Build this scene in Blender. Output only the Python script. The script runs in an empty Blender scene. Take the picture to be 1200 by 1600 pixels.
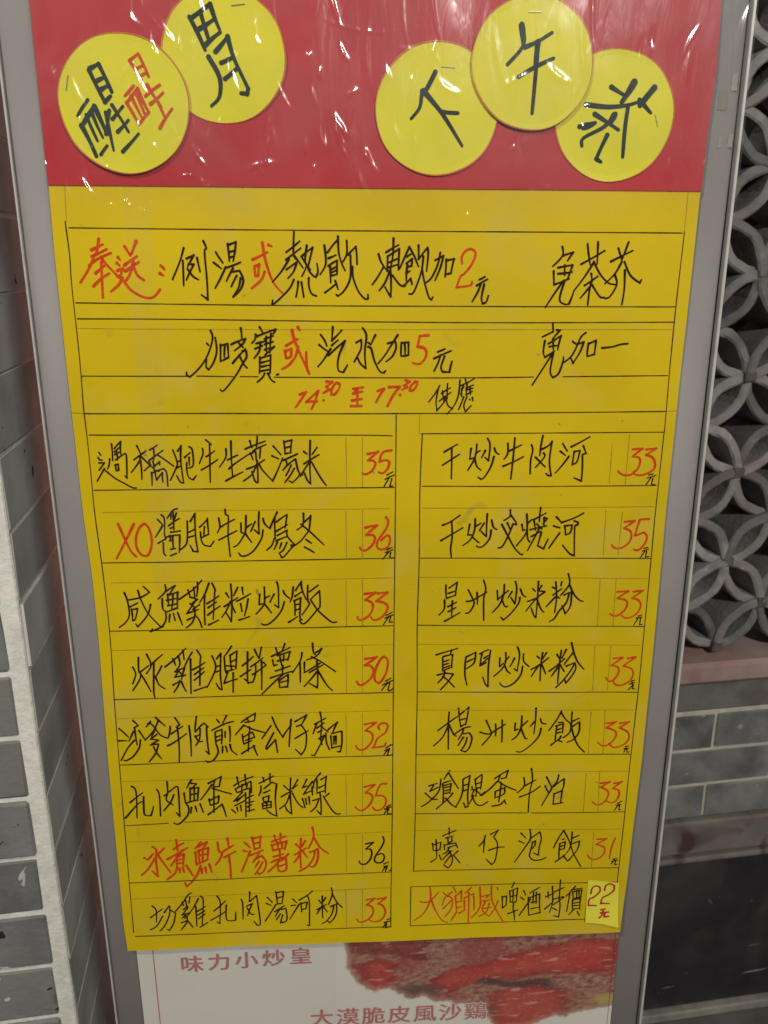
import bpy, math, random
from math import sin, cos, radians, pi
from mathutils import Vector, Matrix, noise

random.seed(7)
scene = bpy.context.scene
COL = scene.collection

# ---------------------------------------------------------------- camera
PITCH, YAW, ROLL = radians(16.9), radians(9.0), radians(-0.107)
CAM = Vector((0, 0, 1.45))
FWD = Vector((sin(YAW) * cos(PITCH), cos(YAW) * cos(PITCH), -sin(PITCH)))
rt0 = Vector((cos(YAW), -sin(YAW), 0)); up0 = rt0.cross(FWD)
RT = rt0 * cos(ROLL) + up0 * sin(ROLL); UP = RT.cross(FWD)
cd = bpy.data.cameras.new('camera')
cam = bpy.data.objects.new('camera', cd); COL.objects.link(cam)
cam.matrix_world = Matrix(((RT.x, UP.x, -FWD.x, CAM.x), (RT.y, UP.y, -FWD.y, CAM.y), (RT.z, UP.z, -FWD.z, CAM.z), (0, 0, 0, 1)))
cd.sensor_fit = 'VERTICAL'; cd.sensor_height = 32.0; cd.lens = 1300.0 / 1600.0 * 32.0
cd.clip_start = 0.02; cd.clip_end = 50
cd.dof.use_dof = True; cd.dof.focus_distance = 0.66; cd.dof.aperture_fstop = 11.0
scene.camera = cam

# ---------------------------------------------------------------- light
w = bpy.data.worlds.new('World'); scene.world = w; w.use_nodes = True
bg = w.node_tree.nodes['Background']; bg.inputs[0].default_value = (1.0, 0.95, 0.90, 1); bg.inputs[1].default_value = 0.17
def lamp(name, loc, target, size, energy, col, shape='DISK'):
    l = bpy.data.lights.new(name, 'AREA'); l.shape = shape; l.size = size; l.energy = energy; l.color = col
    o = bpy.data.objects.new(name, l); COL.objects.link(o); o.location = loc
    d = Vector(target) - Vector(loc); o.rotation_euler = d.to_track_quat('-Z', 'Y').to_euler()
    return o
lamp('street_light', (0.655, -1.9, 2.75), (0.1, 0.7, 1.2), 0.22, 52, (1.0, 0.965, 0.90))
lamp('ceiling_light', (-0.72, -0.35, 2.6), (0.1, 0.6, 1.5), 0.12, 16, (1.0, 0.95, 0.88))
rf = lamp('red_fill', (1.85, 0.48, 1.3), (-0.22, 0.98, 1.15), 0.22, 0.46, (1.0, 0.33, 0.25)); rf.data.spread = radians(50)  # red lamp added out of view to redden the board's shadow on the pillar
scene.view_settings.view_transform = 'Standard'; scene.view_settings.look = 'None'
scene.view_settings.exposure = -0.05; scene.view_settings.gamma = 1.0

INK = [
('menu','notice_line','ink_red','156:-1956 2004 -1974 1933 -2009 1870/-2014 1930 -1931 1968/-2015 1888 -1909 1937/-2039 1828 -1980 1870 -1882 1912/-2010 1863 -2053 1792 -2109 1716/-1954 1884 -1919 1835 -1853 1760/-1953 1849 -1959 1757 -1966 1613/-2000 1778 -1934 1828/-2024 1689 -1964 1742 -1906 1778/-1838 1884 -1825 1866/-1849 1845 -1832 1829/-1850 1795 -1812 1810 -1835 1756/-1818 1749 -1851 1699 -1907 1655/-1853 1760 -1819 1735 -1774 1670 -1711 1627 -1654 1610 -1608 1623 -1568 1669/-1786 1954 -1753 1896/-1705 1989 -1745 1905/-1799 1831 -1707 1891/-1795 1792 -1699 1852/-1735 1855 -1764 1777 -1794 1731/-1738 1820 -1714 1763 -1673 1731/-1552 1828 -1528 1804/-1563 1777 -1539 1763'),
('menu','notice_line','ink_red','151:-844 1980 -826 1854 -780 1715 -711 1633/-916 1866 -810 1916/-905 1823 -902 1754/-903 1819 -872 1835 -882 1760 -902 1754/-836 1785 -864 1728 -932 1672/-802 1963 -780 1955'),
('menu','notice_line','ink_red','137:557 1837 552 1880 581 1923 619 1934 646 1916 647 1880 615 1815 570 1764 548 1749 519 1673 618 1687 631 1713'),
('menu','notice_line','ink_black','123:-1386 1944 -1418 1855 -1478 1733/-1398 1861 -1404 1692/-1372 1873 -1319 1898 -1369 1817/-1362 1836 -1323 1836 -1382 1730/-1370 1805 -1335 1755 -1298 1732/-1299 1879 -1284 1786/-1249 1990 -1231 1941 -1245 1916 -1240 1729 -1242 1597 -1285 1629/-1168 1916 -1123 1844/-1188 1848 -1136 1807/-1106 1817 -1188 1673/-1084 1972 -1078 1854/-1078 1965 -1026 1984 -1052 1854/-1074 1916 -1039 1926/-1072 1881 -1044 1889/-1106 1811 -1001 1848/-1054 1810 -1105 1723/-1056 1785 -1010 1792 -987 1729 -1010 1666 -1065 1612/-1031 1760 -1074 1685/-1006 1741 -1023 1678 -1065 1615'),
('menu','notice_line','ink_black','120:-623 2050 -631 1910 -618 1868/-682 1914 -585 1988/-685 1864 -579 1942/-663 1868 -717 1789 -784 1714/-684 1798 -604 1853/-625 1889 -568 1810/-612 1839 -636 1782 -676 1739/-537 1960 -551 1867 -545 1817 -577 1753/-577 1885 -496 1947 -522 1853 -531 1803 -502 1760 -480 1747 -464 1781 -469 1839/-570 1875 -516 1796/-634 1731 -670 1666 -763 1579 -793 1564 -789 1590/-604 1717 -623 1611/-582 1713 -568 1611/-529 1742 -530 1687 -513 1636 -477 1618/-415 1961 -407 1839 -450 1763/-394 1913 -318 2002/-319 2020 -316 1917 -298 1845 -273 1792/-387 1874 -335 1896/-392 1821 -328 1860 -330 1766/-377 1817 -376 1709/-370 1799 -336 1817/-371 1777 -337 1792/-375 1756 -330 1766/-419 1640 -338 1701/-344 1723 -324 1661/-259 1991 -259 1903 -291 1845/-253 1895 -196 1952 -188 1831/-234 1895 -236 1744 -279 1657 -325 1617 -340 1628/-220 1817 -217 1744 -181 1650 -136 1598 -113 1598 -113 1627'),
('menu','notice_line','ink_black','122:-37 1902 -17 1845 20 1794/-2 1813 -44 1744 -82 1693/69 2007 65 1895 47 1802/17 1913 106 1963/28 1888 24 1787 43 1787/32 1888 110 1938 103 1794/39 1845 99 1870/39 1812 96 1830/47 1802 50 1612 9 1678/39 1780 9 1707 -33 1653/62 1758 115 1692 153 1685/181 1952 152 1888 111 1801/181 1948 212 1895 247 1816/163 1884 193 1902/160 1837 201 1870 197 1816/167 1830 160 1721/171 1816 197 1823/160 1772 186 1787/145 1685 191 1736 202 1696/245 1960 246 1866/246 1866 309 1945 314 1895 304 1783/280 1887 270 1794 236 1692 207 1633 180 1630/273 1794 289 1714 321 1611 341 1589 352 1607/400 1912 383 1830 342 1743 301 1706/363 1859 423 1891 402 1808 365 1721/443 1866 437 1746/447 1858 499 1869 479 1771 445 1764/682 1726 724 1747/664 1685 740 1728/695 1698 673 1639 635 1573/718 1694 702 1602 711 1561 737 1572 751 1616|120:1267 1950 1273 1889 1207 1816/1277 1889 1349 1912 1310 1854/1215 1784 1223 1690 1330 1731/1245 1807 1349 1825 1318 1725/1247 1766 1352 1778/1293 1825 1297 1755/1293 1719 1236 1637 1168 1530/1300 1719 1270 1589 1310 1553 1341 1555 1372 1648/1447 1969 1478 1824/1522 1981 1527 1830/1410 1830 1576 1923/1502 1842 1441 1742 1372 1648/1501 1848 1551 1766 1618 1701 1675 1689/1489 1766 1499 1707/1445 1683 1540 1748/1493 1707 1479 1546/1483 1671 1420 1594/1500 1689 1563 1606 1595 1600/1673 1940 1705 1859/1744 1981 1705 1859/1625 1848 1780 1923/1706 1847 1663 1765 1594 1695/1725 1847 1776 1753 1850 1700 1860 1723/1664 1754 1682 1689 1638 1605 1601 1594/1733 1789 1740 1659 1731 1549'),
('menu','notice_line','ink_black','123:-1238 1382 -1226 1345 -1237 1285 -1281 1187 -1339 1112 -1404 1055 -1426 1067 -1426 1090/-1270 1293 -1256 1278/-1208 1333 -1202 1240 -1230 1156 -1267 1107 -1285 1126 -1278 1180/-1173 1284 -1180 1164/-1166 1277 -1123 1290 -1121 1193 -1180 1164/-1143 1277 -1151 1194/-1023 1399 -1019 1328/-1097 1284 -993 1324 -1018 1283 -1077 1239/-1040 1291 -1011 1261/-1093 1151 -996 1253/-1020 1238 -993 1238 -992 1192 -1017 1155 -1075 1063 -1165 956 -1192 960/-1044 1208 -1017 1147 -992 1116/-889 1406 -866 1365/-919 1354 -925 1320 -949 1292/-913 1339 -774 1390 -794 1357/-919 1290 -857 1305/-888 1301 -898 1237 -939 1184/-928 1253 -874 1275/-844 1338 -846 1214/-809 1357 -823 1221/-857 1320 -795 1342/-858 1282 -797 1301/-790 1267 -861 1207/-860 1244 -806 1259/-896 1192 -905 1077/-893 1184 -819 1206 -829 1076/-887 1153 -832 1168/-888 1123 -834 1134/-893 1092 -831 1103/-867 1077 -884 1046 -924 1012/-844 1076 -823 1030 -797 1010/-779 1064 -767 1070'),
('menu','notice_line','ink_black','124:-456 1349 -428 1309 -412 1267/-469 1278 -401 1226/-385 1248 -441 1165 -481 1119/-367 1403 -376 1305 -302 1380/-377 1271 -330 1309/-402 1199 -281 1304 -325 1202 -337 1126 -327 1087 -296 1079 -264 1133/-153 1394 -126 1341 -139 1224 -132 1105 -171 1140 -193 1186/-200 1291 -165 1311 -166 1247 -217 1152/-61 1344 -96 1277 -115 1292/-115 1261 -92 1246 -70 1162 -31 1084 0 1072 12 1088'),
('menu','notice_line','ink_black','126:101 1343 62 1283 8 1199 -43 1138/27 1282 82 1298 89 1252 62 1191 16 1153/128 1290 125 1191/132 1286 178 1291 179 1198 128 1191/151 1282 154 1206/393 1219 447 1240/367 1172 491 1226/413 1196 398 1142 368 1081/444 1188 419 1111 431 1076 482 1072 500 1153'),
('menu','notice_line','ink_black','118:1231 1419 1237 1359 1158 1321/1261 1370 1289 1370 1234 1305/1179 1294 1172 1213 1186 1174 1255 1220/1204 1271 1299 1331 1278 1228/1213 1251 1276 1259/1241 1313 1246 1228/1247 1213 1182 1104 1101 972/1247 1205 1231 1073 1254 1025 1296 1056 1323 1142 1325 1177/1480 1351 1446 1319 1412 1235 1377 1173 1327 1134/1385 1289 1418 1269 1469 1284 1446 1211 1399 1130 1381 1165/1505 1276 1500 1180/1509 1272 1559 1295 1554 1195 1504 1180/1607 1239 1690 1248 1745 1264 1800 1269'),
('menu','notice_line','ink_red','165:-660 1384 -644 1311 -609 1220 -544 1066/-545 1070 -562 1120 -562 1227/-706 1271 -621 1318/-715 1236 -709 1182/-715 1232 -669 1251 -674 1197 -706 1182/-619 1265 -640 1197 -688 1136 -739 1105/-616 1404 -605 1380|150:325 1340 263 1335 245 1259 295 1247 311 1212 296 1166 258 1134 211 1142'),
('menu','opening_hours','ink_red','154:-618 919 -571 938 -652 825/-481 945 -573 864 -491 867/-485 941 -506 871 -535 812/-421 1011 -378 1010 -422 976 -399 956 -446 929/-336 1002 -359 994 -383 956 -388 920 -361 920 -329 963 -324 994 -351 1006/-445 876 -441 873/-227 958 -153 969/-188 961 -228 923 -157 938/-196 922 -197 836/-236 872 -165 883/-245 832 -166 831/-47 940 0 956 -59 858/35 968 118 972 71 912 23 825/118 911 123 906|142:157 1017 192 1008 149 978 173 966 133 946/235 1004 204 981 189 942 216 942 243 980 247 1004 227 1008'),
('menu','opening_hours','ink_black','95:413 975 379 916 332 853/402 955 387 861 393 789 459 868/434 935 443 868/470 990 470 876/426 916 493 958/411 860 497 923/458 892 475 828 512 800/450 884 443 844/562 1013 553 906 523 827 469 760/602 1020 611 985/564 969 669 1023/584 961 573 922/591 969 569 906/576 953 577 890/615 985 609 898/608 953 662 976/608 937 659 953/613 906 656 929/639 969 641 905/593 890 556 795/617 890 595 826 608 778 651 826/638 870 642 866/657 885 662 858'),
('menu','dish_name','ink_black','107:-2103 509 -2092 488/-2113 472 -2103 454 -2084 452/-2109 430 -2072 431 -2116 373/-2076 387 -2139 290/-2069 371 -2004 310 -1938 268 -1886 236 -1856 233/-2030 461 -2037 420 -2052 384/-2006 573 -2010 446/-1989 537 -1939 589 -1947 492/-1989 513 -1943 552/-1989 492 -1950 512/-1977 520 -1972 476 -1974 452/-1987 452 -1917 499 -1907 475 -1918 313 -1932 329/-1994 416 -1991 369 -1973 375 -1971 419 -1994 413/-1825 556 -1801 490/-1855 450 -1761 517/-1810 482 -1810 298/-1808 449 -1883 354/-1799 472 -1717 379/-1736 521 -1678 556/-1706 528 -1708 464 -1720 432/-1743 444 -1637 518/-1677 480 -1633 447 -1567 393/-1747 440 -1738 408 -1788 364/-1720 432 -1707 399 -1670 431 -1672 406/-1735 350 -1739 252/-1739 342 -1646 378 -1625 345 -1624 242/-1710 362 -1704 292 -1656 349 -1658 275/-1714 415 -1714 366 -1679 358/-1567 518 -1541 421 -1561 364 -1602 287/-1533 510 -1505 550 -1515 437 -1505 268 -1529 273 -1552 323/-1541 429 -1517 437/-1552 380 -1520 396/-1485 460 -1442 496/-1447 541 -1425 516 -1425 403 -1462 379/-1452 460 -1453 399/-1472 420 -1475 354 -1463 305 -1433 288 -1407 320/-1350 527 -1349 483 -1381 410/-1323 591 -1282 553/-1327 462 -1261 506/-1369 362 -1242 440/-1296 555 -1308 265|113:-1178 521 -1182 456 -1233 382/-1138 578 -1139 304/-1170 435 -1092 472/-1163 367 -1118 406 -1003 482/-1192 275 -1059 343/-999 579 -987 526/-942 610 -952 533/-1035 517 -885 575/-979 497 -946 521 -880 549/-923 521 -932 444/-1003 477 -963 501/-999 486 -982 436/-959 493 -957 428/-1033 364 -968 387 -895 435/-951 428 -952 259 -974 272 -994 346/-952 403 -995 322 -1061 272/-936 395 -914 353 -842 268/-827 536 -773 470/-840 463 -790 438/-842 268 -760 445/-747 575 -741 478/-741 567 -688 582 -699 489/-737 521 -695 534/-741 478 -695 485/-760 425 -656 472 -648 476/-737 424 -730 392 -762 351/-730 387 -669 436/-665 436 -651 357 -638 316 -670 275 -695 255 -718 267/-698 391 -741 309/-675 366 -709 309 -751 255/-637 312 -613 315/-603 494 -576 473/-502 523 -540 470/-551 576 -557 244 -582 273 -603 332/-604 398 -489 468/-555 422 -633 303/-546 413 -485 297 -440 229'),
('menu','dish_name','ink_black','110:-1721 -16 -1688 -59/-1690 19 -1669 -17 -1679 -145/-1685 -63 -1749 -160/-1732 -208 -1673 -175 -1678 -136/-1567 65 -1600 53 -1649 -9/-1618 24 -1621 -18/-1601 41 -1604 -103/-1576 32 -1599 -35/-1641 -68 -1557 -12/-1631 -90 -1602 -78/-1629 -120 -1556 -111/-1692 -204 -1694 -282 -1680 -309/-1668 -162 -1635 -145/-1648 -154 -1563 -143 -1577 -285/-1636 -154 -1634 -188/-1615 -146 -1619 -249/-1639 -257 -1603 -250/-1643 -308 -1598 -291/-1642 -188 -1618 -180/-1499 -33 -1508 -174 -1524 -225 -1567 -263/-1477 -38 -1439 25 -1445 -150 -1435 -281 -1471 -278 -1492 -228/-1501 -127 -1451 -102/-1500 -166 -1455 -154/-1411 -86 -1346 -23/-1348 -17 -1345 -143 -1399 -168/-1373 -82 -1382 -151/-1406 -125 -1404 -185 -1387 -228 -1339 -242 -1308 -200/-1262 -15 -1257 -85 -1280 -134/-1210 52 -1207 8 -1188 -5 -1198 -155 -1191 -328/-1253 -89 -1142 -28/-1271 -192 -1129 -118|116:-1096 -58 -1099 -131 -1082 -140/-1055 1 -1063 -115 -1083 -166 -1127 -230 -1161 -249/-1060 -98 -1014 -64/-1064 -145 -1021 -215/-987 -48 -1025 -128/-954 30 -961 -147 -1000 -112/-927 -23 -916 -66 -878 -106/-931 -116 -946 -186 -1007 -280 -1067 -321 -1108 -322 -1124 -299/-878 -106 -817 26/-817 26 -838 -34 -840 -188/-827 -55 -744 3 -762 -104/-834 -132 -742 -78/-823 -163 -748 -121 -746 -173 -699 -235/-833 -206 -750 -173/-848 -188 -867 -240 -909 -282/-825 -215 -852 -275/-793 -224 -811 -271/-752 -221 -778 -277 -804 -302/-699 -235 -721 -269 -780 -338 -797 -342 -814 -306/-720 -243 -712 -265/-618 11 -625 -81 -671 -121/-624 -68 -566 -13/-564 -9 -575 -99 -585 -133 -645 -210 -712 -259/-641 -76 -577 -133 -467 -247/-605 -200 -562 -233/-618 -261 -545 -308'),
('menu','dish_name','ink_red','163:-2018 -48 -1975 -181 -1942 -268 -1906 -314/-1901 -50 -1975 -185 -2056 -326/-1823 -48 -1862 -81 -1892 -149 -1898 -226 -1876 -287 -1837 -309 -1808 -293 -1781 -220 -1779 -142 -1794 -82 -1823 -44'),
('menu','dish_name','ink_black','118:-2024 -610 -2006 -680 -2002 -798 -2036 -860 -2090 -903/-2007 -673 -1903 -652 -1830 -609 -1875 -560/-1918 -593 -1901 -674 -1853 -793 -1763 -909/-1992 -730 -1929 -698/-1981 -748 -1981 -844 -1960 -835 -1933 -745 -1977 -751/-1830 -710 -1852 -784 -1895 -846 -1945 -899 -1959 -876/-1763 -909 -1746 -901/-1706 -547 -1706 -603 -1769 -667/-1702 -603 -1629 -556 -1684 -635/-1736 -665 -1738 -751 -1708 -779/-1692 -626 -1691 -725/-1688 -635 -1613 -610 -1625 -745 -1712 -778/-1704 -679 -1621 -664/-1699 -724 -1624 -708/-1651 -627 -1669 -752/-1719 -769 -1721 -842 -1763 -905 -1849 -943 -1831 -921/-1687 -797 -1698 -865/-1659 -793 -1651 -853/-1626 -785 -1596 -893/-1605 -673 -1484 -586 -1422 -519/-1456 -534 -1458 -587 -1470 -654/-1534 -594 -1521 -653/-1487 -577 -1485 -663/-1521 -657 -1465 -677 -1522 -720/-1473 -676 -1528 -756 -1556 -796/-1556 -796 -1463 -763/-1504 -761 -1452 -722/-1556 -851 -1495 -821/-1491 -757 -1495 -812 -1520 -875 -1569 -918/-1491 -812 -1461 -858 -1446 -918/-1525 -711 -1486 -748/-1368 -543 -1405 -633 -1450 -704/-1406 -633 -1420 -896/-1345 -544 -1324 -599 -1330 -635 -1354 -852/-1393 -715 -1298 -652/-1387 -751 -1318 -703/-1395 -814 -1291 -737/-1392 -897 -1312 -858|119:-1241 -628 -1221 -669/-1147 -582 -1183 -652/-1200 -553 -1213 -874 -1249 -800/-1262 -745 -1152 -669/-1210 -701 -1248 -782 -1286 -836/-1203 -729 -1178 -798/-1113 -585 -1108 -645/-1164 -701 -1049 -638/-1132 -722 -1125 -790/-1072 -682 -1108 -827/-1152 -862 -1067 -833/-979 -644 -987 -734 -962 -726/-941 -584 -944 -708 -963 -753 -1016 -814/-943 -681 -902 -660/-945 -727 -894 -808/-867 -647 -903 -717/-842 -545 -832 -603 -836 -761 -866 -738/-795 -617 -784 -649 -747 -686/-790 -713 -814 -785 -867 -857 -919 -901 -953 -909 -976 -899/-716 -588 -726 -669 -744 -714/-699 -620 -651 -545 -649 -608 -618 -699/-705 -669 -654 -635/-714 -705 -659 -680 -668 -816/-710 -706 -710 -833/-703 -742 -665 -734/-705 -788 -666 -775/-763 -892 -690 -843/-672 -807 -669 -862 -653 -872/-674 -880 -662 -904 -624 -896 -536 -792 -510 -756 -511 -629 -584 -700/-602 -580 -606 -708 -592 -736 -655 -830/-591 -634 -519 -580/-584 -700 -528 -792 -446 -878 -408 -902 -378 -898'),
('menu','dish_name','ink_black','121:-2015 -1250 -1997 -1313 -2028 -1397/-1964 -1167 -1971 -1280 -1957 -1319 -1977 -1375 -2031 -1455/-1967 -1299 -1890 -1240/-1955 -1314 -1888 -1469/-1897 -1141 -1869 -1236 -1913 -1311/-1873 -1236 -1773 -1145/-1846 -1213 -1866 -1465 -1859 -1528/-1785 -1244 -1835 -1332/-1843 -1337 -1820 -1409 -1776 -1447/-1761 -1254 -1676 -1186 -1585 -1095/-1610 -1113 -1605 -1193/-1694 -1181 -1676 -1242/-1649 -1159 -1641 -1234 -1684 -1299/-1684 -1299 -1606 -1264/-1649 -1281 -1688 -1346 -1602 -1330/-1606 -1264 -1638 -1367/-1666 -1281 -1619 -1339/-1710 -1417 -1657 -1386/-1652 -1376 -1668 -1424 -1706 -1482/-1640 -1386 -1608 -1479/-1537 -1129 -1605 -1254/-1554 -1190 -1571 -1499/-1498 -1116 -1472 -1169 -1480 -1220 -1496 -1429/-1544 -1285 -1442 -1223/-1534 -1332 -1454 -1273/-1537 -1380 -1452 -1305/-1544 -1476 -1439 -1441/-1384 -1167 -1359 -1253 -1377 -1328 -1440 -1451/-1347 -1196 -1311 -1146 -1326 -1339 -1321 -1474 -1342 -1464 -1365 -1415/-1360 -1267 -1321 -1254/-1363 -1314 -1328 -1301/-1223 -1087 -1287 -1179/-1287 -1184 -1285 -1293 -1279 -1326/-1240 -1167 -1235 -1304/-1236 -1167 -1183 -1131 -1200 -1291/-1239 -1228 -1195 -1206/-1275 -1260 -1207 -1267/-1260 -1303 -1301 -1417 -1192 -1382/-1223 -1324 -1233 -1501/-1282 -1312 -1217 -1295|123:-1099 -1143 -1112 -1404 -1100 -1419 -1136 -1384/-1147 -1264 -1054 -1182/-1169 -1362 -1081 -1299/-1043 -1121 -1012 -1202/-987 -1104 -1008 -1202/-1080 -1276 -978 -1198/-1041 -1263 -1044 -1339 -1069 -1415 -1100 -1419/-1070 -1348 -956 -1265/-992 -1226 -1002 -1485/-976 -1241 -956 -1265/-873 -1112 -858 -1183/-799 -1077 -823 -1146/-910 -1189 -760 -1115/-902 -1220 -896 -1272 -866 -1263/-863 -1183 -759 -1148 -781 -1228/-845 -1165 -828 -1279/-864 -1230 -778 -1214/-811 -1185 -817 -1232/-885 -1320 -763 -1276/-823 -1270 -831 -1355/-926 -1381 -852 -1355 -748 -1325/-817 -1346 -889 -1411 -1001 -1526/-858 -1398 -856 -1461/-854 -1403 -783 -1352 -791 -1463 -856 -1470/-842 -1422 -794 -1410/-665 -1161 -681 -1236 -748 -1341/-684 -1245 -687 -1428/-647 -1247 -649 -1342/-578 -1079 -572 -1164 -555 -1183/-506 -1128 -547 -1193 -629 -1228/-554 -1164 -506 -1128/-590 -1201 -522 -1241 -399 -1339/-522 -1260 -654 -1344/-548 -1240 -549 -1481 -613 -1440/-611 -1343 -497 -1275/-550 -1336 -657 -1467/-541 -1326 -475 -1454 -428 -1509'),
('menu','dish_name','ink_black','123:-2173 -1795 -2105 -1877/-2187 -1909 -2119 -1912/-2055 -1726 -2016 -1774 -2048 -1790 -2040 -1955/-2061 -1829 -2103 -1915/-2014 -1821 -1975 -1902/-2058 -1909 -2116 -1977 -2183 -2095/-2010 -1906 -2025 -1980 -2080 -2059 -2140 -2097 -2161 -2091/-1915 -1741 -1953 -1789/-1873 -1703 -1798 -1788/-1849 -1728 -1896 -1826 -1972 -1912/-1938 -1760 -1904 -1771 -1847 -1867 -1789 -1901/-1877 -1806 -1918 -1884/-1873 -1861 -1928 -1904/-1924 -1904 -1864 -1916 -1933 -1959/-1928 -1959 -1867 -1951/-1867 -1956 -1895 -2036 -1954 -2115/-1908 -1975 -1887 -2036 -1852 -2090/-1759 -1791 -1768 -1850 -1785 -1900/-1717 -1714 -1683 -1779 -1713 -1803/-1756 -1861 -1660 -1795/-1795 -1971 -1731 -1937 -1631 -1863/-1704 -1803 -1711 -2130/-1608 -1792 -1609 -2078/-1542 -1710 -1564 -1843/-1560 -1853 -1514 -1800 -1486 -1776 -1455 -1812/-1467 -1812 -1461 -2068 -1485 -2037/-1520 -1825 -1530 -1919 -1564 -1978/-1567 -1888 -1540 -1939 -1506 -1945/-1563 -1898 -1527 -1879/-1380 -1746 -1358 -1781/-1299 -1714 -1335 -1782/-1425 -1845 -1313 -1788 -1243 -1771/-1401 -1869 -1399 -1980/-1396 -1859 -1344 -1841 -1355 -1976/-1394 -1909 -1354 -1896/-1392 -1945 -1356 -1931/-1318 -1862 -1321 -1917/-1280 -1814 -1284 -1959/-1395 -1985 -1386 -2056 -1429 -2126 -1474 -2144 -1491 -2128/-1347 -1997 -1353 -2062/-1321 -2003 -1311 -2054/-1285 -1984 -1275 -2040 -1233 -2083|120:-1183 -1783 -1066 -1703 -1073 -1767/-1133 -1740 -1122 -1785/-1148 -1784 -1077 -1772/-1162 -1808 -1237 -1898/-1158 -1813 -1090 -1851 -995 -1885/-1119 -1825 -1117 -1875/-1180 -1895 -1171 -1989/-1177 -1923 -1096 -1876 -1080 -1926 -1156 -1954/-1167 -1984 -1104 -1956/-1122 -1875 -1139 -2056/-1193 -2076 -1080 -2007/-1093 -2002 -1062 -2100/-940 -1820 -1020 -1941/-928 -1740 -897 -1833 -848 -1930 -773 -1818/-921 -1887 -988 -2021 -984 -2041 -910 -1953/-910 -1953 -897 -2075/-773 -1766 -798 -2020/-742 -1789 -643 -1728 -694 -1826/-730 -1834 -694 -1821 -653 -1902 -661 -2034 -699 -2104 -746 -2051/-747 -1949 -634 -1878/-533 -1707 -522 -1807 -535 -1957/-580 -1820 -486 -1763/-562 -1816 -596 -1910/-563 -1856 -500 -1808/-555 -1896 -520 -1877/-528 -1837 -471 -1894/-548 -1957 -503 -1923/-535 -1957 -523 -2014/-503 -1928 -541 -2018 -588 -2113 -613 -2112/-489 -1904 -487 -1990 -462 -2067/-471 -1874 -390 -1802 -432 -1901/-450 -1930 -443 -2042/-441 -1911 -356 -1888 -358 -2005 -373 -2086 -400 -2085/-444 -2047 -367 -2030/-428 -1941 -406 -1932 -407 -2013/-424 -1941 -425 -2012/-420 -1972 -406 -1967'),
('menu','dish_name','ink_black','127:-2121 -2346 -2088 -2402 -2102 -2659/-2146 -2504 -2036 -2415/-2199 -2657 -2095 -2533 -2048 -2498/-2030 -2450 -2039 -2609 -2020 -2637 -1984 -2638 -1955 -2550/-1915 -2386 -1898 -2447 -1904 -2647/-1825 -2315 -1830 -2429/-1820 -2414 -1759 -2367 -1738 -2391 -1744 -2660 -1769 -2621/-1858 -2449 -1830 -2429 -1843 -2491 -1794 -2541/-1778 -2442 -1810 -2514 -1874 -2598/-1622 -2305 -1667 -2382/-1637 -2338 -1585 -2346 -1632 -2396/-1692 -2430 -1686 -2530/-1640 -2385 -1569 -2383 -1585 -2513/-1641 -2395 -1650 -2521/-1686 -2530 -1582 -2503/-1640 -2448 -1578 -2440/-1605 -2387 -1613 -2501/-1678 -2541 -1663 -2584 -1676 -2647 -1735 -2719 -1772 -2736 -1798 -2721/-1640 -2574 -1649 -2632/-1608 -2565 -1599 -2624/-1567 -2546 -1545 -2631/-1487 -2350 -1375 -2287 -1396 -2385/-1432 -2321 -1445 -2383 -1401 -2385/-1457 -2362 -1560 -2506/-1455 -2398 -1377 -2433 -1298 -2463/-1441 -2394 -1446 -2477/-1488 -2502 -1483 -2560/-1489 -2517 -1404 -2474 -1414 -2542 -1483 -2565/-1446 -2477 -1456 -2635/-1506 -2655 -1384 -2559 -1355 -2683|117:-1245 -2298 -1232 -2392/-1177 -2278 -1178 -2384/-1276 -2382 -1211 -2341 -1109 -2298/-1264 -2417 -1253 -2449/-1260 -2412 -1131 -2344 -1132 -2459/-1204 -2372 -1211 -2424/-1163 -2364 -1170 -2416/-1244 -2449 -1134 -2407/-1208 -2451 -1284 -2537 -1191 -2478/-1257 -2538 -1182 -2468/-1277 -2580 -1185 -2531/-1306 -2616 -1272 -2654/-1260 -2596 -1254 -2639/-1228 -2582 -1226 -2635/-1181 -2457 -1189 -2696/-1144 -2427 -1159 -2649/-1180 -2515 -1115 -2483/-1177 -2558 -1118 -2544/-1175 -2600 -1133 -2576/-1172 -2638 -1113 -2624/-1027 -2312 -1020 -2359/-968 -2278 -971 -2361/-1063 -2368 -1006 -2339 -937 -2300/-1049 -2395 -1051 -2442 -1071 -2491/-1023 -2422 -953 -2362 -916 -2379 -933 -2531 -926 -2697 -966 -2679 -1010 -2634/-1029 -2464 -970 -2437/-1036 -2516 -1029 -2559/-1036 -2511 -985 -2492 -992 -2550 -1029 -2554/-1043 -2569 -1041 -2622 -972 -2609 -970 -2551 -1043 -2569/-1007 -2565 -1009 -2618/-1035 -2593 -976 -2583/-856 -2398 -813 -2447/-737 -2345 -785 -2432 -739 -2397/-795 -2327 -805 -2484 -798 -2681 -838 -2642 -854 -2588/-883 -2510 -786 -2453/-810 -2494 -844 -2578 -901 -2629/-787 -2474 -745 -2572 -701 -2621/-661 -2343 -699 -2425 -658 -2406/-612 -2366 -692 -2489 -615 -2455/-618 -2418 -616 -2503/-703 -2531 -683 -2622/-675 -2532 -668 -2591/-648 -2512 -641 -2592/-543 -2286 -594 -2356 -609 -2429/-576 -2347 -579 -2462/-544 -2353 -494 -2319 -507 -2486/-560 -2431 -505 -2402/-579 -2483 -506 -2460/-552 -2484 -548 -2698 -583 -2653/-617 -2556 -562 -2537 -592 -2621 -638 -2667/-475 -2488 -507 -2518/-525 -2512 -464 -2637 -420 -2693 -383 -2695'),
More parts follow.
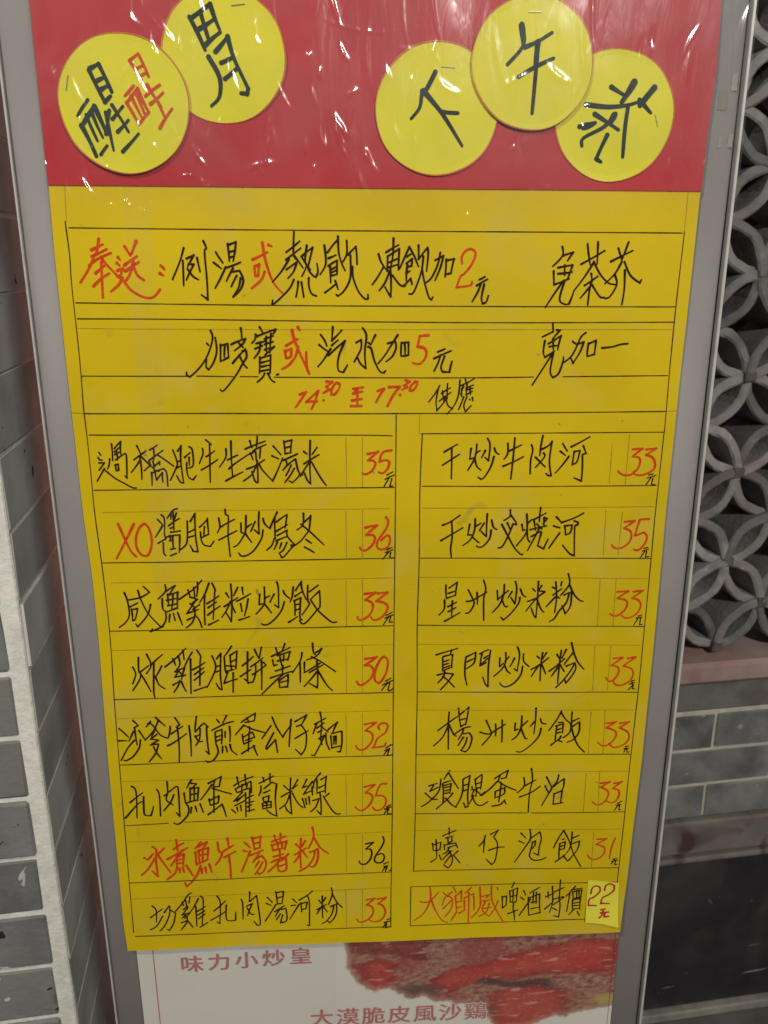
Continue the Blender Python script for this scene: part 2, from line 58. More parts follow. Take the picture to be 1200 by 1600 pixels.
('menu','dish_name','ink_red','163:-1998 -2955 -1968 -2994 -1980 -3087 -1976 -3265 -2022 -3207/-2078 -3066 -2048 -3089 -1998 -3026/-1988 -3076 -2052 -3183 -2116 -3247/-1903 -2976 -1963 -3039 -1864 -3232/-1793 -2894 -1788 -3009/-1823 -2991 -1732 -2930/-1885 -3092 -1700 -2980/-1746 -3000 -1858 -3160/-1800 -3052 -1809 -3173/-1797 -3074 -1740 -3044 -1754 -3165/-1800 -3107 -1748 -3093/-1802 -3140 -1751 -3132/-1804 -3173 -1828 -3239 -1901 -3302/-1783 -3186 -1786 -3236/-1755 -3181 -1749 -3232/-1726 -3161 -1674 -3275/-1582 -2926 -1637 -2994/-1608 -2974 -1533 -2928 -1573 -2997/-1639 -3027 -1639 -3160/-1611 -3012 -1527 -2989 -1540 -3109/-1611 -3017 -1611 -3150/-1573 -2997 -1583 -3140/-1610 -3067 -1536 -3054/-1639 -3160 -1535 -3109/-1603 -3172 -1636 -3260 -1688 -3336 -1737 -3384 -1748 -3344/-1596 -3206 -1595 -3257/-1563 -3191 -1558 -3253/-1529 -3160 -1511 -3244/-1444 -2938 -1438 -3026 -1413 -3055 -1435 -3114 -1475 -3173/-1358 -2901 -1350 -2997/-1412 -3044 -1308 -2977/-1397 -3096 -1293 -3039/-1355 -3085 -1349 -3309|153:-1215 -2954 -1168 -3012/-1229 -3036 -1193 -3049/-1169 -3045 -1206 -3137 -1254 -3257/-1147 -2903 -1132 -3035/-1141 -2920 -1071 -2896 -1085 -3016/-1134 -2969 -1078 -2956/-1132 -3024 -1085 -3016/-1171 -3089 -1059 -3039/-1092 -3065 -1122 -3119 -1152 -3162/-1123 -3130 -1075 -3099 -1037 -3168 -1059 -3256 -1103 -3293 -1120 -3264/-1096 -3153 -1136 -3218/-1069 -3166 -1100 -3231 -1140 -3291/-957 -2896 -941 -2962/-901 -2877 -909 -2964/-982 -2960 -856 -2906/-983 -2988 -972 -3049/-979 -2993 -853 -2955 -870 -3043/-932 -2963 -926 -3040/-890 -2965 -893 -3031/-972 -3049 -870 -3026/-970 -3113 -881 -3086/-840 -3088 -864 -3115/-917 -3046 -915 -3129/-991 -3170 -854 -3110/-901 -3130 -960 -3205 -1023 -3269/-940 -3178 -934 -3257 -902 -3270 -864 -3243 -864 -3132 -940 -3172/-923 -3212 -871 -3193/-772 -2990 -745 -3027/-692 -2958 -722 -3017/-727 -2934 -736 -3244/-789 -3102 -685 -3035/-738 -3082 -763 -3137 -797 -3182/-719 -3061 -679 -3135/-626 -2824 -618 -2923 -667 -3042/-613 -2934 -565 -3035 -493 -3103/-654 -3081 -584 -3046/-612 -3066 -624 -3144 -682 -3230 -753 -3277/-584 -3051 -586 -3145 -616 -3222 -645 -3234 -672 -3214'),
('menu','dish_name','ink_black','111:-2051 -3572 -2019 -3625 -2028 -3746/-2074 -3697 -1967 -3611/-1968 -3686 -2027 -3787 -2086 -3824/-1951 -3650 -1904 -3580/-1901 -3580 -1906 -3666 -1952 -3780 -2003 -3841/-1902 -3620 -1854 -3658 -1876 -3761 -1919 -3840 -1937 -3827/-1853 -3640 -1786 -3558 -1734 -3475 -1700 -3454/-1717 -3493 -1731 -3561/-1790 -3546 -1779 -3587/-1756 -3531 -1752 -3606/-1782 -3627 -1742 -3589/-1743 -3606 -1800 -3684 -1729 -3664/-1767 -3685 -1802 -3718/-1729 -3664 -1779 -3720/-1810 -3764 -1753 -3744/-1755 -3709 -1764 -3767 -1816 -3840/-1753 -3744 -1711 -3819/-1644 -3514 -1687 -3598 -1723 -3653/-1673 -3598 -1677 -3807/-1624 -3492 -1604 -3545 -1629 -3792/-1662 -3651 -1589 -3603/-1660 -3691 -1597 -3649/-1658 -3732 -1594 -3683/-1650 -3822 -1577 -3775/-1483 -3496 -1457 -3576 -1474 -3795 -1497 -3776/-1518 -3659 -1409 -3555/-1552 -3756 -1416 -3670/-1407 -3601 -1415 -3740 -1388 -3771 -1332 -3768 -1327 -3681/-1273 -3545 -1262 -3598 -1267 -3760/-1195 -3470 -1204 -3578/-1195 -3573 -1136 -3513 -1130 -3593 -1116 -3809 -1146 -3828 -1170 -3789/-1230 -3623 -1177 -3597 -1226 -3727/-1226 -3640 -1197 -3706 -1169 -3713|113:-1043 -3541 -1001 -3595/-1055 -3603 -1014 -3625/-971 -3619 -1073 -3792/-966 -3482 -957 -3614/-960 -3493 -900 -3482 -914 -3594/-956 -3551 -907 -3536/-957 -3614 -910 -3605/-984 -3694 -897 -3635/-936 -3668 -981 -3747/-926 -3674 -883 -3665 -878 -3782 -917 -3815 -935 -3784/-933 -3720 -973 -3782/-914 -3733 -937 -3819/-819 -3570 -787 -3612/-837 -3638 -797 -3635/-764 -3625 -854 -3783/-763 -3584 -691 -3537 -642 -3493/-691 -3542 -674 -3607 -679 -3857 -701 -3850/-749 -3614 -745 -3707/-745 -3620 -692 -3606 -704 -3675 -742 -3684/-588 -3594 -570 -3624/-526 -3563 -555 -3613/-557 -3549 -559 -3782/-610 -3691 -523 -3638/-566 -3659 -611 -3738/-552 -3660 -515 -3720/-474 -3462 -469 -3537 -504 -3639/-464 -3537 -428 -3620 -381 -3678/-485 -3663 -437 -3637/-457 -3653 -477 -3745 -527 -3819 -565 -3840/-433 -3637 -434 -3724 -459 -3793 -498 -3836 -517 -3814'),
('menu','dish_name','ink_black','117:454 472 556 532/511 500 513 263/444 371 508 413 572 454/659 498 651 415 679 423/702 530 695 444 672 386 637 328/694 456 728 480/687 427 705 360 739 328/767 480 742 426/781 574 802 524 795 401 768 426/835 499 849 466 874 449/835 433 812 350 765 271 741 258 720 272/937 535 939 456 912 411/989 575 981 414 970 255/946 473 1042 521/906 357 1059 430/1117 521 1130 478 1117 404 1117 295/1203 591 1185 436/1191 482 1247 510 1274 546 1262 393 1281 280 1256 280 1241 297/1213 456 1223 427 1157 345/1153 424 1231 348|118:1359 526 1397 466/1342 467 1385 433/1412 426 1313 296/1424 499 1563 575/1451 465 1442 357/1451 461 1494 469 1477 382 1441 361/1518 506 1543 447 1515 439 1522 229 1461 256'),
('menu','dish_name','ink_black','120:453 -107 511 -82 588 -28/523 -74 530 -200 520 -297 527 -372/441 -233 612 -130/665 -103 651 -190 680 -190/706 -60 704 -151 673 -230 616 -277/704 -125 753 -96/689 -208 741 -256/778 -96 742 -157/799 -21 798 -206 755 -161/835 -71 850 -128 880 -151/834 -154 824 -224 776 -285 742 -293 723 -282/978 8 976 -44 932 -76/984 -35 1024 -88 1028 -110/958 -96 981 -148/1030 -110 1004 -105 970 -201 928 -288 894 -301/916 -108 966 -201 1021 -299 1075 -358 1092 -356/1073 -111 1082 -159 1099 -155/1108 -27 1116 -151 1093 -212 1037 -286/1113 -107 1153 -69/1116 -151 1123 -222 1142 -257/1214 25 1210 -31/1166 -74 1260 -23/1210 -31 1209 -92/1167 -82 1183 -161/1141 -156 1270 -128/1245 -58 1271 -67 1240 -110/1189 -109 1234 -154/1245 -58 1249 -128/1216 -136 1186 -205 1128 -328/1152 -213 1226 -171/1231 -180 1207 -290 1255 -318 1287 -238|122:1342 -55 1387 -104 1490 -67 1559 -29/1325 -129 1377 -146/1379 -187 1298 -314/1414 -131 1425 -206/1420 -131 1473 -124 1464 -185 1427 -206/1488 -93 1518 -103 1515 -129 1495 -146 1507 -381 1467 -362 1407 -290'),
('menu','dish_name','ink_black','118:490 -605 495 -719 567 -693/514 -633 579 -584 567 -698/507 -678 566 -659/480 -732 479 -811 437 -863/544 -743 541 -873/509 -791 578 -753/510 -835 573 -799/484 -918 545 -882 605 -846/668 -650 700 -715 719 -771 682 -844 652 -851/655 -749 705 -741 819 -672/739 -675 745 -776/789 -572 809 -645 795 -727 801 -917/900 -661 907 -739 936 -712/956 -610 953 -703 922 -786 870 -849/944 -703 990 -663/941 -731 965 -796 990 -801/1020 -673 992 -723/1044 -587 1058 -651 1049 -780 1014 -723/1087 -652 1108 -703 1135 -722/1087 -725 1077 -780 1012 -872 961 -917 939 -893/1187 -654 1210 -678/1259 -629 1236 -674 1288 -680/1230 -592 1231 -711 1226 -906 1208 -886 1183 -820/1152 -764 1239 -729/1288 -685 1222 -738 1141 -847/1226 -738 1257 -822 1289 -861|120:1347 -645 1378 -664/1422 -601 1415 -637/1372 -602 1386 -733 1377 -863/1355 -714 1425 -661/1381 -724 1304 -814/1386 -724 1411 -743/1469 -534 1484 -625 1416 -720/1489 -635 1524 -709 1571 -761 1605 -776/1446 -716 1505 -690/1485 -708 1468 -782 1411 -855 1376 -919 1337 -942/1505 -690 1504 -810 1465 -879 1434 -809'),
('menu','dish_name','ink_black','120:422 -1213 491 -1191 597 -1161/547 -1174 535 -1217/475 -1239 475 -1359/479 -1229 557 -1213 551 -1333/488 -1273 527 -1260/489 -1302 528 -1289/485 -1331 537 -1313/477 -1359 538 -1332/433 -1395 503 -1375/494 -1360 486 -1408 439 -1467/504 -1380 565 -1389 523 -1458 462 -1530/478 -1408 523 -1448 575 -1509/667 -1235 660 -1317 663 -1414 681 -1495/667 -1240 745 -1199 734 -1295 670 -1346/677 -1284 729 -1256/780 -1215 849 -1179/798 -1215 784 -1321 847 -1255/867 -1187 854 -1323 856 -1513 833 -1488 809 -1424/817 -1254 851 -1231/788 -1321 836 -1293/947 -1256 947 -1336 977 -1308/993 -1212 995 -1298 962 -1365 902 -1424/990 -1289 1023 -1246/987 -1322 1011 -1377 1039 -1402/1068 -1262 1032 -1340/1087 -1162 1108 -1234 1094 -1379 1068 -1359/1140 -1226 1145 -1293 1189 -1341/1138 -1337 1124 -1419 1065 -1496 995 -1523 953 -1487/1253 -1249 1276 -1273/1331 -1220 1299 -1279/1298 -1219 1289 -1474/1210 -1368 1279 -1327 1351 -1266/1275 -1327 1214 -1432/1297 -1327 1333 -1414|123:1418 -1239 1441 -1279/1494 -1198 1463 -1274/1454 -1202 1444 -1322 1439 -1503/1361 -1388 1422 -1341 1485 -1280/1440 -1342 1383 -1436/1453 -1337 1488 -1397/1534 -1137 1563 -1239 1599 -1318 1653 -1383/1553 -1229 1484 -1333/1503 -1349 1573 -1322 1585 -1376 1554 -1443 1509 -1506 1497 -1471/1573 -1326 1542 -1394 1484 -1480 1425 -1542'),
('menu','dish_name','ink_black','119:539 -1741 535 -1836 538 -2096/447 -1912 610 -1783/536 -1861 488 -1976 413 -2057/540 -1861 583 -1959 606 -1971/617 -1708 624 -1789 639 -1885/628 -1769 702 -1701 679 -1867/633 -1819 678 -1806/639 -1880 679 -1856/591 -1950 658 -1901 721 -1885/662 -1901 654 -1942 620 -2007/664 -1952 713 -1944 737 -1996 717 -2088 686 -2126 645 -2111/665 -1983 621 -2063/696 -1989 680 -2055 650 -2106/852 -1829 894 -1930 895 -1971 826 -2066/803 -1939 877 -1960 939 -1922 1016 -1869/932 -1866 936 -1981/987 -1830 993 -2042/1099 -1862 1098 -1933 1129 -1919/1152 -1796 1151 -1899 1123 -1980 1077 -2024/1151 -1899 1203 -1845/1151 -1915 1188 -2008 1206 -2014/1262 -1853 1228 -1902/1269 -1727 1270 -1843 1263 -1970/1311 -1829 1326 -1870 1363 -1882/1322 -1921 1306 -1997 1246 -2077 1167 -2142 1121 -2140|120:1488 -1760 1461 -1829 1390 -1947/1484 -1775 1525 -1842 1574 -1889/1468 -1875 1509 -1872/1447 -1905 1510 -1887 1510 -1974/1456 -1911 1450 -2044/1467 -1942 1503 -1928/1464 -1972 1510 -1964/1416 -2089 1499 -2020/1498 -2004 1478 -2045 1511 -2062/1580 -1778 1584 -1915/1586 -1870 1645 -1841/1594 -1916 1650 -1877 1652 -1969 1611 -2040 1553 -2069/1580 -1915 1570 -1976 1518 -2021/1574 -1889 1609 -2009 1652 -2103 1712 -2170'),
('menu','dish_name','ink_black','116:380 -2450 451 -2427/419 -2447 388 -2504 461 -2465/480 -2386 475 -2465 453 -2528 380 -2611 316 -2656/347 -2518 407 -2580 454 -2587/557 -2305 507 -2392/545 -2325 588 -2406 636 -2488/506 -2424 565 -2405/497 -2434 504 -2573/511 -2451 570 -2432 562 -2533/516 -2472 557 -2463/517 -2504 558 -2495/513 -2531 563 -2522/586 -2529 555 -2575 446 -2684/509 -2573 501 -2627/527 -2579 575 -2641 622 -2675/671 -2394 673 -2495 657 -2580 613 -2675/680 -2389 730 -2359 716 -2540 724 -2669 701 -2679 681 -2629/677 -2458 718 -2444/678 -2511 715 -2497/751 -2472 756 -2488/747 -2503 771 -2501 749 -2573/768 -2563 733 -2642/759 -2574 789 -2645 836 -2669 895 -2631/777 -2398 789 -2511/781 -2399 835 -2353 826 -2501/787 -2447 828 -2432/793 -2489 830 -2480/793 -2495 787 -2575/785 -2510 842 -2566/869 -2530 823 -2566/947 -2400 1060 -2320 1044 -2399/992 -2365 980 -2418/1003 -2403 1044 -2394/958 -2443 985 -2412/958 -2443 914 -2495 860 -2546 837 -2566/976 -2428 1053 -2484 1138 -2526/1000 -2440 1006 -2488/957 -2529 955 -2598/957 -2529 1036 -2494 1032 -2559 959 -2593/1001 -2482 989 -2637/934 -2678 1004 -2665 1044 -2618/1040 -2629 1055 -2662/1199 -2400 1206 -2486 1149 -2553/1260 -2313 1275 -2425 1256 -2563 1254 -2758/1206 -2486 1305 -2426/1169 -2597 1270 -2553 1346 -2494|118:1397 -2403 1450 -2512/1388 -2491 1425 -2565/1450 -2518 1425 -2570 1369 -2689/1503 -2386 1489 -2455 1445 -2512/1463 -2502 1552 -2426 1552 -2500 1540 -2538/1472 -2572 1469 -2680/1477 -2573 1541 -2543 1534 -2667/1469 -2680 1553 -2665'),
('menu','dish_name','ink_black','107:419 -3039 425 -3106/424 -3056 494 -3031 486 -3109 430 -3117/451 -3001 459 -3186/408 -3234 455 -3197/482 -3165 500 -3216/562 -2885 565 -2957/507 -2965 623 -2916/536 -2989 601 -2970/554 -2990 556 -3045 593 -3025 587 -2980/523 -3055 529 -3111/528 -3061 622 -3043 642 -3094/557 -3090 631 -3066/566 -3090 548 -3134 511 -3155/567 -3124 597 -3193 593 -3261 561 -3304 522 -3268/586 -3125 512 -3211/647 -3128 606 -3171 665 -3255/587 -3170 531 -3252/886 -2978 872 -3038 831 -3090/881 -3028 876 -3162/931 -2974 1000 -2931 960 -3004/965 -3009 996 -3067 995 -3156 979 -3257 952 -3290 902 -3231/918 -3139 1002 -3112 1060 -3112|109:1201 -2970 1246 -3023/1188 -3053 1234 -3078/1279 -2930 1289 -3030 1250 -3113 1157 -3278/1289 -3030 1368 -2962 1385 -3035 1371 -3130 1370 -3209 1325 -3184/1305 -3070 1333 -3055 1331 -3105 1309 -3138/1310 -3076 1296 -3160 1289 -3216 1324 -3258 1382 -3260 1439 -3235/1580 -2952 1533 -3048 1500 -3136/1580 -2955 1618 -3029 1647 -3098 1688 -3213 1759 -3344/1572 -3049 1591 -3045/1550 -3093 1602 -3073 1597 -3152/1555 -3094 1556 -3263/1562 -3122 1600 -3113/1559 -3156 1597 -3146/1523 -3285 1588 -3231 1610 -3209/1592 -3220 1634 -3279 1658 -3268/1658 -2975 1656 -3098 1645 -3154 1619 -3198/1662 -3043 1722 -3012/1671 -3099 1729 -3074 1722 -3147 1688 -3213 1643 -3273'),
('menu','dish_name','ink_red','110:402 -3497 412 -3619 376 -3734 329 -3802 262 -3851/318 -3654 395 -3659 485 -3559/414 -3631 454 -3750 514 -3859 568 -3892/523 -3567 567 -3615/605 -3565 539 -3626 516 -3706/558 -3603 607 -3641 599 -3746 543 -3826/602 -3652 522 -3742/608 -3502 639 -3573/635 -3607 649 -3784/640 -3608 691 -3552 689 -3669/646 -3678 694 -3669/647 -3737 696 -3728/649 -3784 602 -3870/777 -3522 721 -3589/717 -3635 721 -3776/717 -3635 798 -3593 808 -3769/755 -3579 757 -3903/668 -3797 726 -3765/854 -3526 865 -3702 843 -3783 787 -3851/867 -3632 944 -3612/960 -3520 965 -3648 998 -3756 1082 -3915/935 -3623 916 -3646/888 -3680 956 -3671/908 -3692 882 -3773 943 -3848/947 -3706 921 -3799 855 -3843/1025 -3687 998 -3768 943 -3848/891 -3762 969 -3754/1014 -3540 1020 -3570'),
('menu','dish_name','ink_black','106:1062 -3642 1067 -3766 1100 -3738/1072 -3648 1100 -3638 1100 -3738/1167 -3496 1145 -3553/1127 -3587 1137 -3705/1132 -3587 1199 -3556 1191 -3708/1161 -3577 1162 -3706/1135 -3646 1193 -3637/1137 -3705 1191 -3708/1167 -3718 1165 -3789/1118 -3828 1210 -3791/1170 -3789 1180 -3897|105:1254 -3588 1277 -3636/1231 -3657 1263 -3688/1322 -3679 1222 -3851/1313 -3614 1398 -3555/1301 -3661 1310 -3850/1306 -3667 1402 -3625 1414 -3826 1315 -3851/1347 -3610 1344 -3728/1371 -3606 1373 -3729/1328 -3715 1382 -3706/1327 -3786 1400 -3772/1479 -3612 1483 -3676/1515 -3549 1525 -3726 1501 -3831/1458 -3663 1538 -3621/1455 -3793 1534 -3714/1584 -3483 1585 -3670/1538 -3609 1623 -3567/1533 -3691 1624 -3666/1536 -3750 1629 -3672/1580 -3670 1596 -3765 1588 -3884 1543 -3869/1528 -3785 1569 -3811/1725 -3560 1676 -3628 1648 -3662/1676 -3628 1675 -3687 1659 -3828/1693 -3594 1790 -3581/1704 -3618 1714 -3689/1709 -3618 1786 -3599 1782 -3681 1714 -3689/1738 -3608 1743 -3684/1762 -3603 1767 -3680/1710 -3700 1712 -3807/1710 -3706 1778 -3692 1781 -3811/1717 -3742 1776 -3733/1719 -3772 1778 -3766/1717 -3807 1780 -3799/1718 -3819 1681 -3865/1758 -3833 1781 -3882'),
('menu','price','ink_red','155:-124 467 -43 484 -122 417 -83 414 -66 394 -74 365 -98 330 -142 310 -166 319/56 492 -11 475 -35 406 13 418 40 402 33 363 8 328 -16 316 -42 325'),
('menu','currency_mark','ink_black','92:21 301 67 325/8 268 76 300/42 288 -1 213/59 272 42 212 64 216'),
('menu','price','ink_red','159:-145 -114 -56 -97 -143 -174 -91 -175 -72 -201 -82 -238 -112 -277 -152 -302 -182 -291 -191 -272/13 -32 30 -63 18 -120 -22 -181 -52 -228 -57 -270 -32 -294 8 -290 33 -267 45 -220 38 -188 18 -182 -25 -221'),
('menu','currency_mark','ink_black','95:20 -298 62 -280/10 -321 68 -299/33 -319 -13 -377/50 -320 43 -367 78 -368'),
('menu','price','ink_red','163:-158 -666 -69 -654 -150 -716 -105 -736 -90 -770 -105 -824 -136 -862 -182 -889 -208 -880 -215 -860/-51 -664 27 -655 -64 -729 -8 -741 22 -767 22 -806 -9 -855 -55 -887 -90 -888 -108 -863'),
('menu','currency_mark','ink_black','97:15 -852 63 -826/4 -877 73 -849/32 -867 -9 -935/50 -867 40 -912 68 -912'),
('menu','price','ink_red','167:-157 -1231 -61 -1215 -160 -1288 -119 -1292 -88 -1333 -104 -1391 -141 -1436 -188 -1467 -214 -1457 -227 -1430/-4 -1212 -35 -1243 -67 -1311 -83 -1386 -75 -1432 -52 -1451 -25 -1434 11 -1366 27 -1291 22 -1239 -4 -1212'),
('menu','currency_mark','ink_black','100:9 -1435 53 -1410/-18 -1472 69 -1431/27 -1453 -23 -1519/43 -1454 27 -1518 48 -1524 72 -1502'),
('menu','price','ink_red','145:-165 -1831 -69 -1817 -160 -1890 -118 -1907 -99 -1944 -107 -1992 -134 -2034 -167 -2066 -205 -2074 -231 -2055 -241 -2030/-43 -1885 -53 -1861 -37 -1834 -5 -1826 22 -1839 24 -1869 5 -1917 -59 -1970 -86 -2036 -102 -2055 -6 -2045 8 -2015'),
('menu','currency_mark','ink_black','102:11 -2064 48 -2038 70 -2036/0 -2088 43 -2069/32 -2077 -6 -2128/38 -2078 21 -2136 67 -2131'),
('menu','price','ink_red','143:-176 -2436 -85 -2417 -165 -2495 -127 -2503 -105 -2536 -116 -2587 -144 -2630 -189 -2667 -227 -2662 -254 -2629/15 -2412 -39 -2421 -78 -2527 -28 -2526 5 -2553 10 -2599 -12 -2649 -51 -2673 -84 -2668 -106 -2638'),
('menu','currency_mark','ink_black','105:15 -2644 54 -2623/-1 -2666 60 -2643/26 -2664 -7 -2714/32 -2664 21 -2715 65 -2717'),
('menu','price','ink_black','129:-169 -3015 -99 -3000 -164 -3065 -125 -3070 -114 -3111 -126 -3171 -160 -3216 -188 -3227 -216 -3217 -227 -3189/-16 -2946 -7 -2989 -24 -3042 -69 -3120 -92 -3172 -81 -3207 -53 -3216 -19 -3203 -5 -3163 -13 -3129 -36 -3121 -75 -3136'),
('menu','currency_mark','ink_black','107:-8 -3230 32 -3209/-8 -3258 26 -3246/9 -3252 -22 -3308/21 -3259 4 -3312/57 -3274 57 -3302 38 -3301'),
('menu','price','ink_red','144:-163 -3608 -91 -3596 -163 -3662 -123 -3678 -103 -3722 -118 -3777 -153 -3817 -205 -3843 -240 -3834 -252 -3808/-66 -3605 9 -3591 -60 -3654 -20 -3677 3 -3734 -9 -3790 -43 -3831 -90 -3844 -130 -3833 -147 -3818'),
('menu','currency_mark','ink_black','110:20 -3827 49 -3818/-9 -3857 43 -3843/14 -3855 -20 -3910/14 -3869 3 -3911 49 -3900'),
('menu','price','ink_red','140:1905 471 1984 478 1910 417 1957 408 1972 374 1960 323 1918 278 1869 267 1825 283 1804 305/2009 469 2088 477 2013 428 2065 406 2091 355 2083 309 2027 276 1978 266 1935 277 1929 299'),
('menu','currency_mark','ink_black','81:2049 267 2086 275/2039 242 2108 263/2068 245 2035 190/2085 241 2077 194 2111 185'),
('menu','price','ink_red','144:1892 -110 1972 -103 1892 -163 1941 -186 1958 -231 1941 -284 1893 -323 1850 -331 1815 -317 1805 -299/2088 -92 2014 -95 1983 -227 2054 -202 2082 -233 2071 -295 2024 -348 1985 -343'),
('menu','currency_mark','ink_black','83:2066 -336 2100 -327/2055 -358 2105 -341/2077 -358 2043 -412/2090 -359 2085 -408 2115 -404'),
('menu','price','ink_red','137:1880 -700 1972 -698 1885 -756 1947 -771 1972 -804 1955 -860 1906 -906 1862 -909 1834 -890/2012 -703 2090 -694 2008 -757 2062 -779 2084 -826 2067 -882 2022 -923 1970 -934 1934 -911'),
('menu','currency_mark','ink_black','85:2070 -920 2100 -911/2054 -938 2106 -928/2072 -939 2042 -999/2094 -939 2090 -996 2112 -992'),
('menu','price','ink_red','130:1897 -1293 1973 -1288 1880 -1356 1935 -1372 1951 -1407 1933 -1465 1900 -1499 1873 -1503 1845 -1468/2014 -1297 2082 -1284 1984 -1364 2053 -1391 2074 -1436 2058 -1494 2011 -1532 1958 -1544 1920 -1524 1913 -1494'),
('menu','currency_mark','ink_black','87:2064 -1509 2094 -1498/2052 -1534 2092 -1520/2069 -1514 2076 -1550 2043 -1588/2084 -1540 2079 -1579 2102 -1580'),
('menu','price','ink_red','133:1877 -1901 1968 -1889 1884 -1942 1946 -1965 1977 -2002 1962 -2053 1920 -2103 1866 -2117 1821 -2079/2001 -1905 2083 -1891 2000 -1946 2068 -1985 2091 -2037 2068 -2094 2015 -2128 1960 -2134 1919 -2093'),
('menu','currency_mark','ink_black','90:2066 -2130 2094 -2126/2054 -2150 2095 -2147/2072 -2146 2057 -2187/2082 -2157 2085 -2188 2103 -2184'),
('menu','price','ink_red','137:1875 -2487 1959 -2475 1878 -2525 1932 -2554 1954 -2593 1935 -2658 1891 -2699 1848 -2697 1817 -2669/1998 -2493 2067 -2477 1987 -2541 2041 -2559 2049 -2608 2026 -2667 1985 -2687 1945 -2669'),
('menu','currency_mark','ink_black','92:2042 -2695 2079 -2675/2030 -2716 2072 -2707/2053 -2706 2019 -2765/2063 -2718 2057 -2761 2076 -2762'),
('menu','price','ink_red','128:1889 -3062 1975 -3058 1883 -3115 1953 -3147 1966 -3193 1942 -3248 1886 -3277 1841 -3266 1812 -3225/2052 -3056 2026 -3150 2014 -3275'),
('menu','currency_mark','ink_black','94:2051 -3282 2084 -3273/2038 -3305 2091 -3292/2061 -3289 2036 -3333/2072 -3306 2070 -3341 2089 -3336'),
('sticky','price','ink_crimson','130:1869 -3638 1879 -3580 1912 -3559 1947 -3572 1951 -3619 1901 -3675 1858 -3697 1853 -3761 1925 -3765/1994 -3610 2001 -3563 2038 -3542 2079 -3562 2078 -3614 2028 -3659 1980 -3686 1965 -3744 2044 -3748'),
('sticky','currency_mark','ink_crimson','131:1970 -3809 2009 -3800/1967 -3839 2041 -3831/1991 -3822 1984 -3858 1954 -3890/2007 -3841 2000 -3877 2044 -3873'),
('disc0','written_character','ink_green','258:-1907 3041 -1820 2846/-1902 3046 -1843 3075 -1773 2911/-1869 2972 -1816 2995/-1841 2925 -1794 2948/-1826 2850 -1783 2888|206:-1931 2864 -2007 2768/-1951 2776 -1894 2618/-1917 2801 -1857 2638/-1880 2534 -1833 2589/-1825 2792 -1794 2560/-1800 2802 -1839 2657/-1780 2835 -1687 2674/-1784 2750 -1709 2828/-1758 2673 -1681 2745/-1736 2553 -1622 2663|283:-1988 2711 -1910 2524/-1973 2724 -1894 2826 -1828 2658'),
('disc0','written_character','ink_red','188:-1643 3095 -1572 2974/-1643 3095 -1585 3136 -1529 3003/-1607 3049 -1564 3068/-1590 3002 -1547 3025/-1630 2950 -1693 2889/-1686 2851 -1615 2717/-1680 2851 -1606 2937 -1546 2794 -1615 2717/-1652 2889 -1591 2756/-1619 2908 -1574 2785/-1543 2956 -1461 2824/-1559 2890 -1461 2957/-1532 2842 -1444 2910/-1481 2698 -1393 2815/-1479 2852 -1444 2766'),
('disc1','written_character','ink_green','265:-1247 3356 -1158 3165/-1227 3353 -1111 3430 -1059 3286/-1175 3384 -1130 3221/-1202 3280 -1090 3344/-1157 3193 -1054 3271/-1140 3128 -1075 3007 -1082 2893 -1138 2836/-1093 3156 -1010 3246 -976 3121 -892 2943/-892 2943 -900 2910 -941 2914/-1060 3092 -993 3120/-1041 2998 -959 3061'),
('disc2','written_character','ink_green','257:345 3055 289 2953 257 2924 241 2836 184 2768/257 2939 388 2808 533 2602/388 2812 500 2805|343:261 2935 300 2905 388 2808'),
('disc3','written_character','ink_green','255:904 3337 923 3216 819 3097/932 3201 1015 3235 1108 3289/1015 3235 1013 3084 999 2803/897 3025 1012 3088 1128 3138|361:904 3331 920 3225/1016 3232 1010 3093'),
('disc4','written_character','ink_green','263:1533 2973 1643 2916/1733 2897 1820 2815/1366 2864 1517 2850 1648 2861 1723 2881/1659 2857 1649 2718 1648 2537/1575 2807 1504 2727 1366 2656 1358 2606/1432 2806 1605 2708/1332 2726 1441 2751/1530 2677 1464 2526/1464 2526 1499 2505|395:1690 3004 1613 2880/1831 2972 1740 2861/1569 2801 1550 2757/1361 2726 1426 2744'),
]
RULES = '-2169 2116 -2163 1891 -2170 1709 -2170 1172 -2180 827/-2180 827 -2177 591 -2179 300 -2183 52 -2172 -385 -2168 -949 -2187 -1571 -2201 -2167 -2225 -3187 -2234 -3849/2144 2050 2142 1885 2134 1414 2139 678 2137 604/2137 604 2133 -32 2133 -487 2133 -1046 2131 -1662 2120 -2293 2115 -2905 2106 -3540/-2148 2075 -443 2058 2130 2041/-2154 1579 -681 1553 832 1539 2127 1530/-2156 1470 -1451 1462 463 1428 2133 1421/-2172 1070 -1429 1060/-1356 1060 -1095 1054/-1045 1054 -916 1051/-801 1047 471 1030 1109 1031/1330 1031 2124 1031/-2174 799 -802 780 477 767 2131 761/91 757 86 110 82 -465 76 -1043 72 -1650 68 -2291 63 -2902 55 -3509 52 -3909/287 610 273 157 274 -389 264 -964 270 -1551 265 -2143 265 -2728 254 -3327/232 -3491 229 -3905/-2162 641 -1231 626 -287 614 62 603/-2168 221 -1255 215 77 204/-2169 -359 -1290 -364 78 -369/-2166 -932 -1324 -938 69 -944/-2188 -1530 -1359 -1536 69 -1541/-2193 -2137 -1342 -2135 65 -2135/-2221 -3321 -1410 -3323 60 -3317/-2221 -3885 -1044 -3896 55 -3902/-2206 -2731 -1845 -2722/-1711 -2721 -283 -2722 60 -2722/278 615 2137 602/292 208 1182 192 2118 181/284 -374 2128 -421/269 -947 2130 -1014/270 -1545 2130 -1614/265 -2137 2121 -2208/265 -3321 2104 -3376/232 -3487 1144 -3511 2111 -3530/229 -3905 1832 -3919/271 -2725 1241 -2762/1281 -2763 2108 -2785'
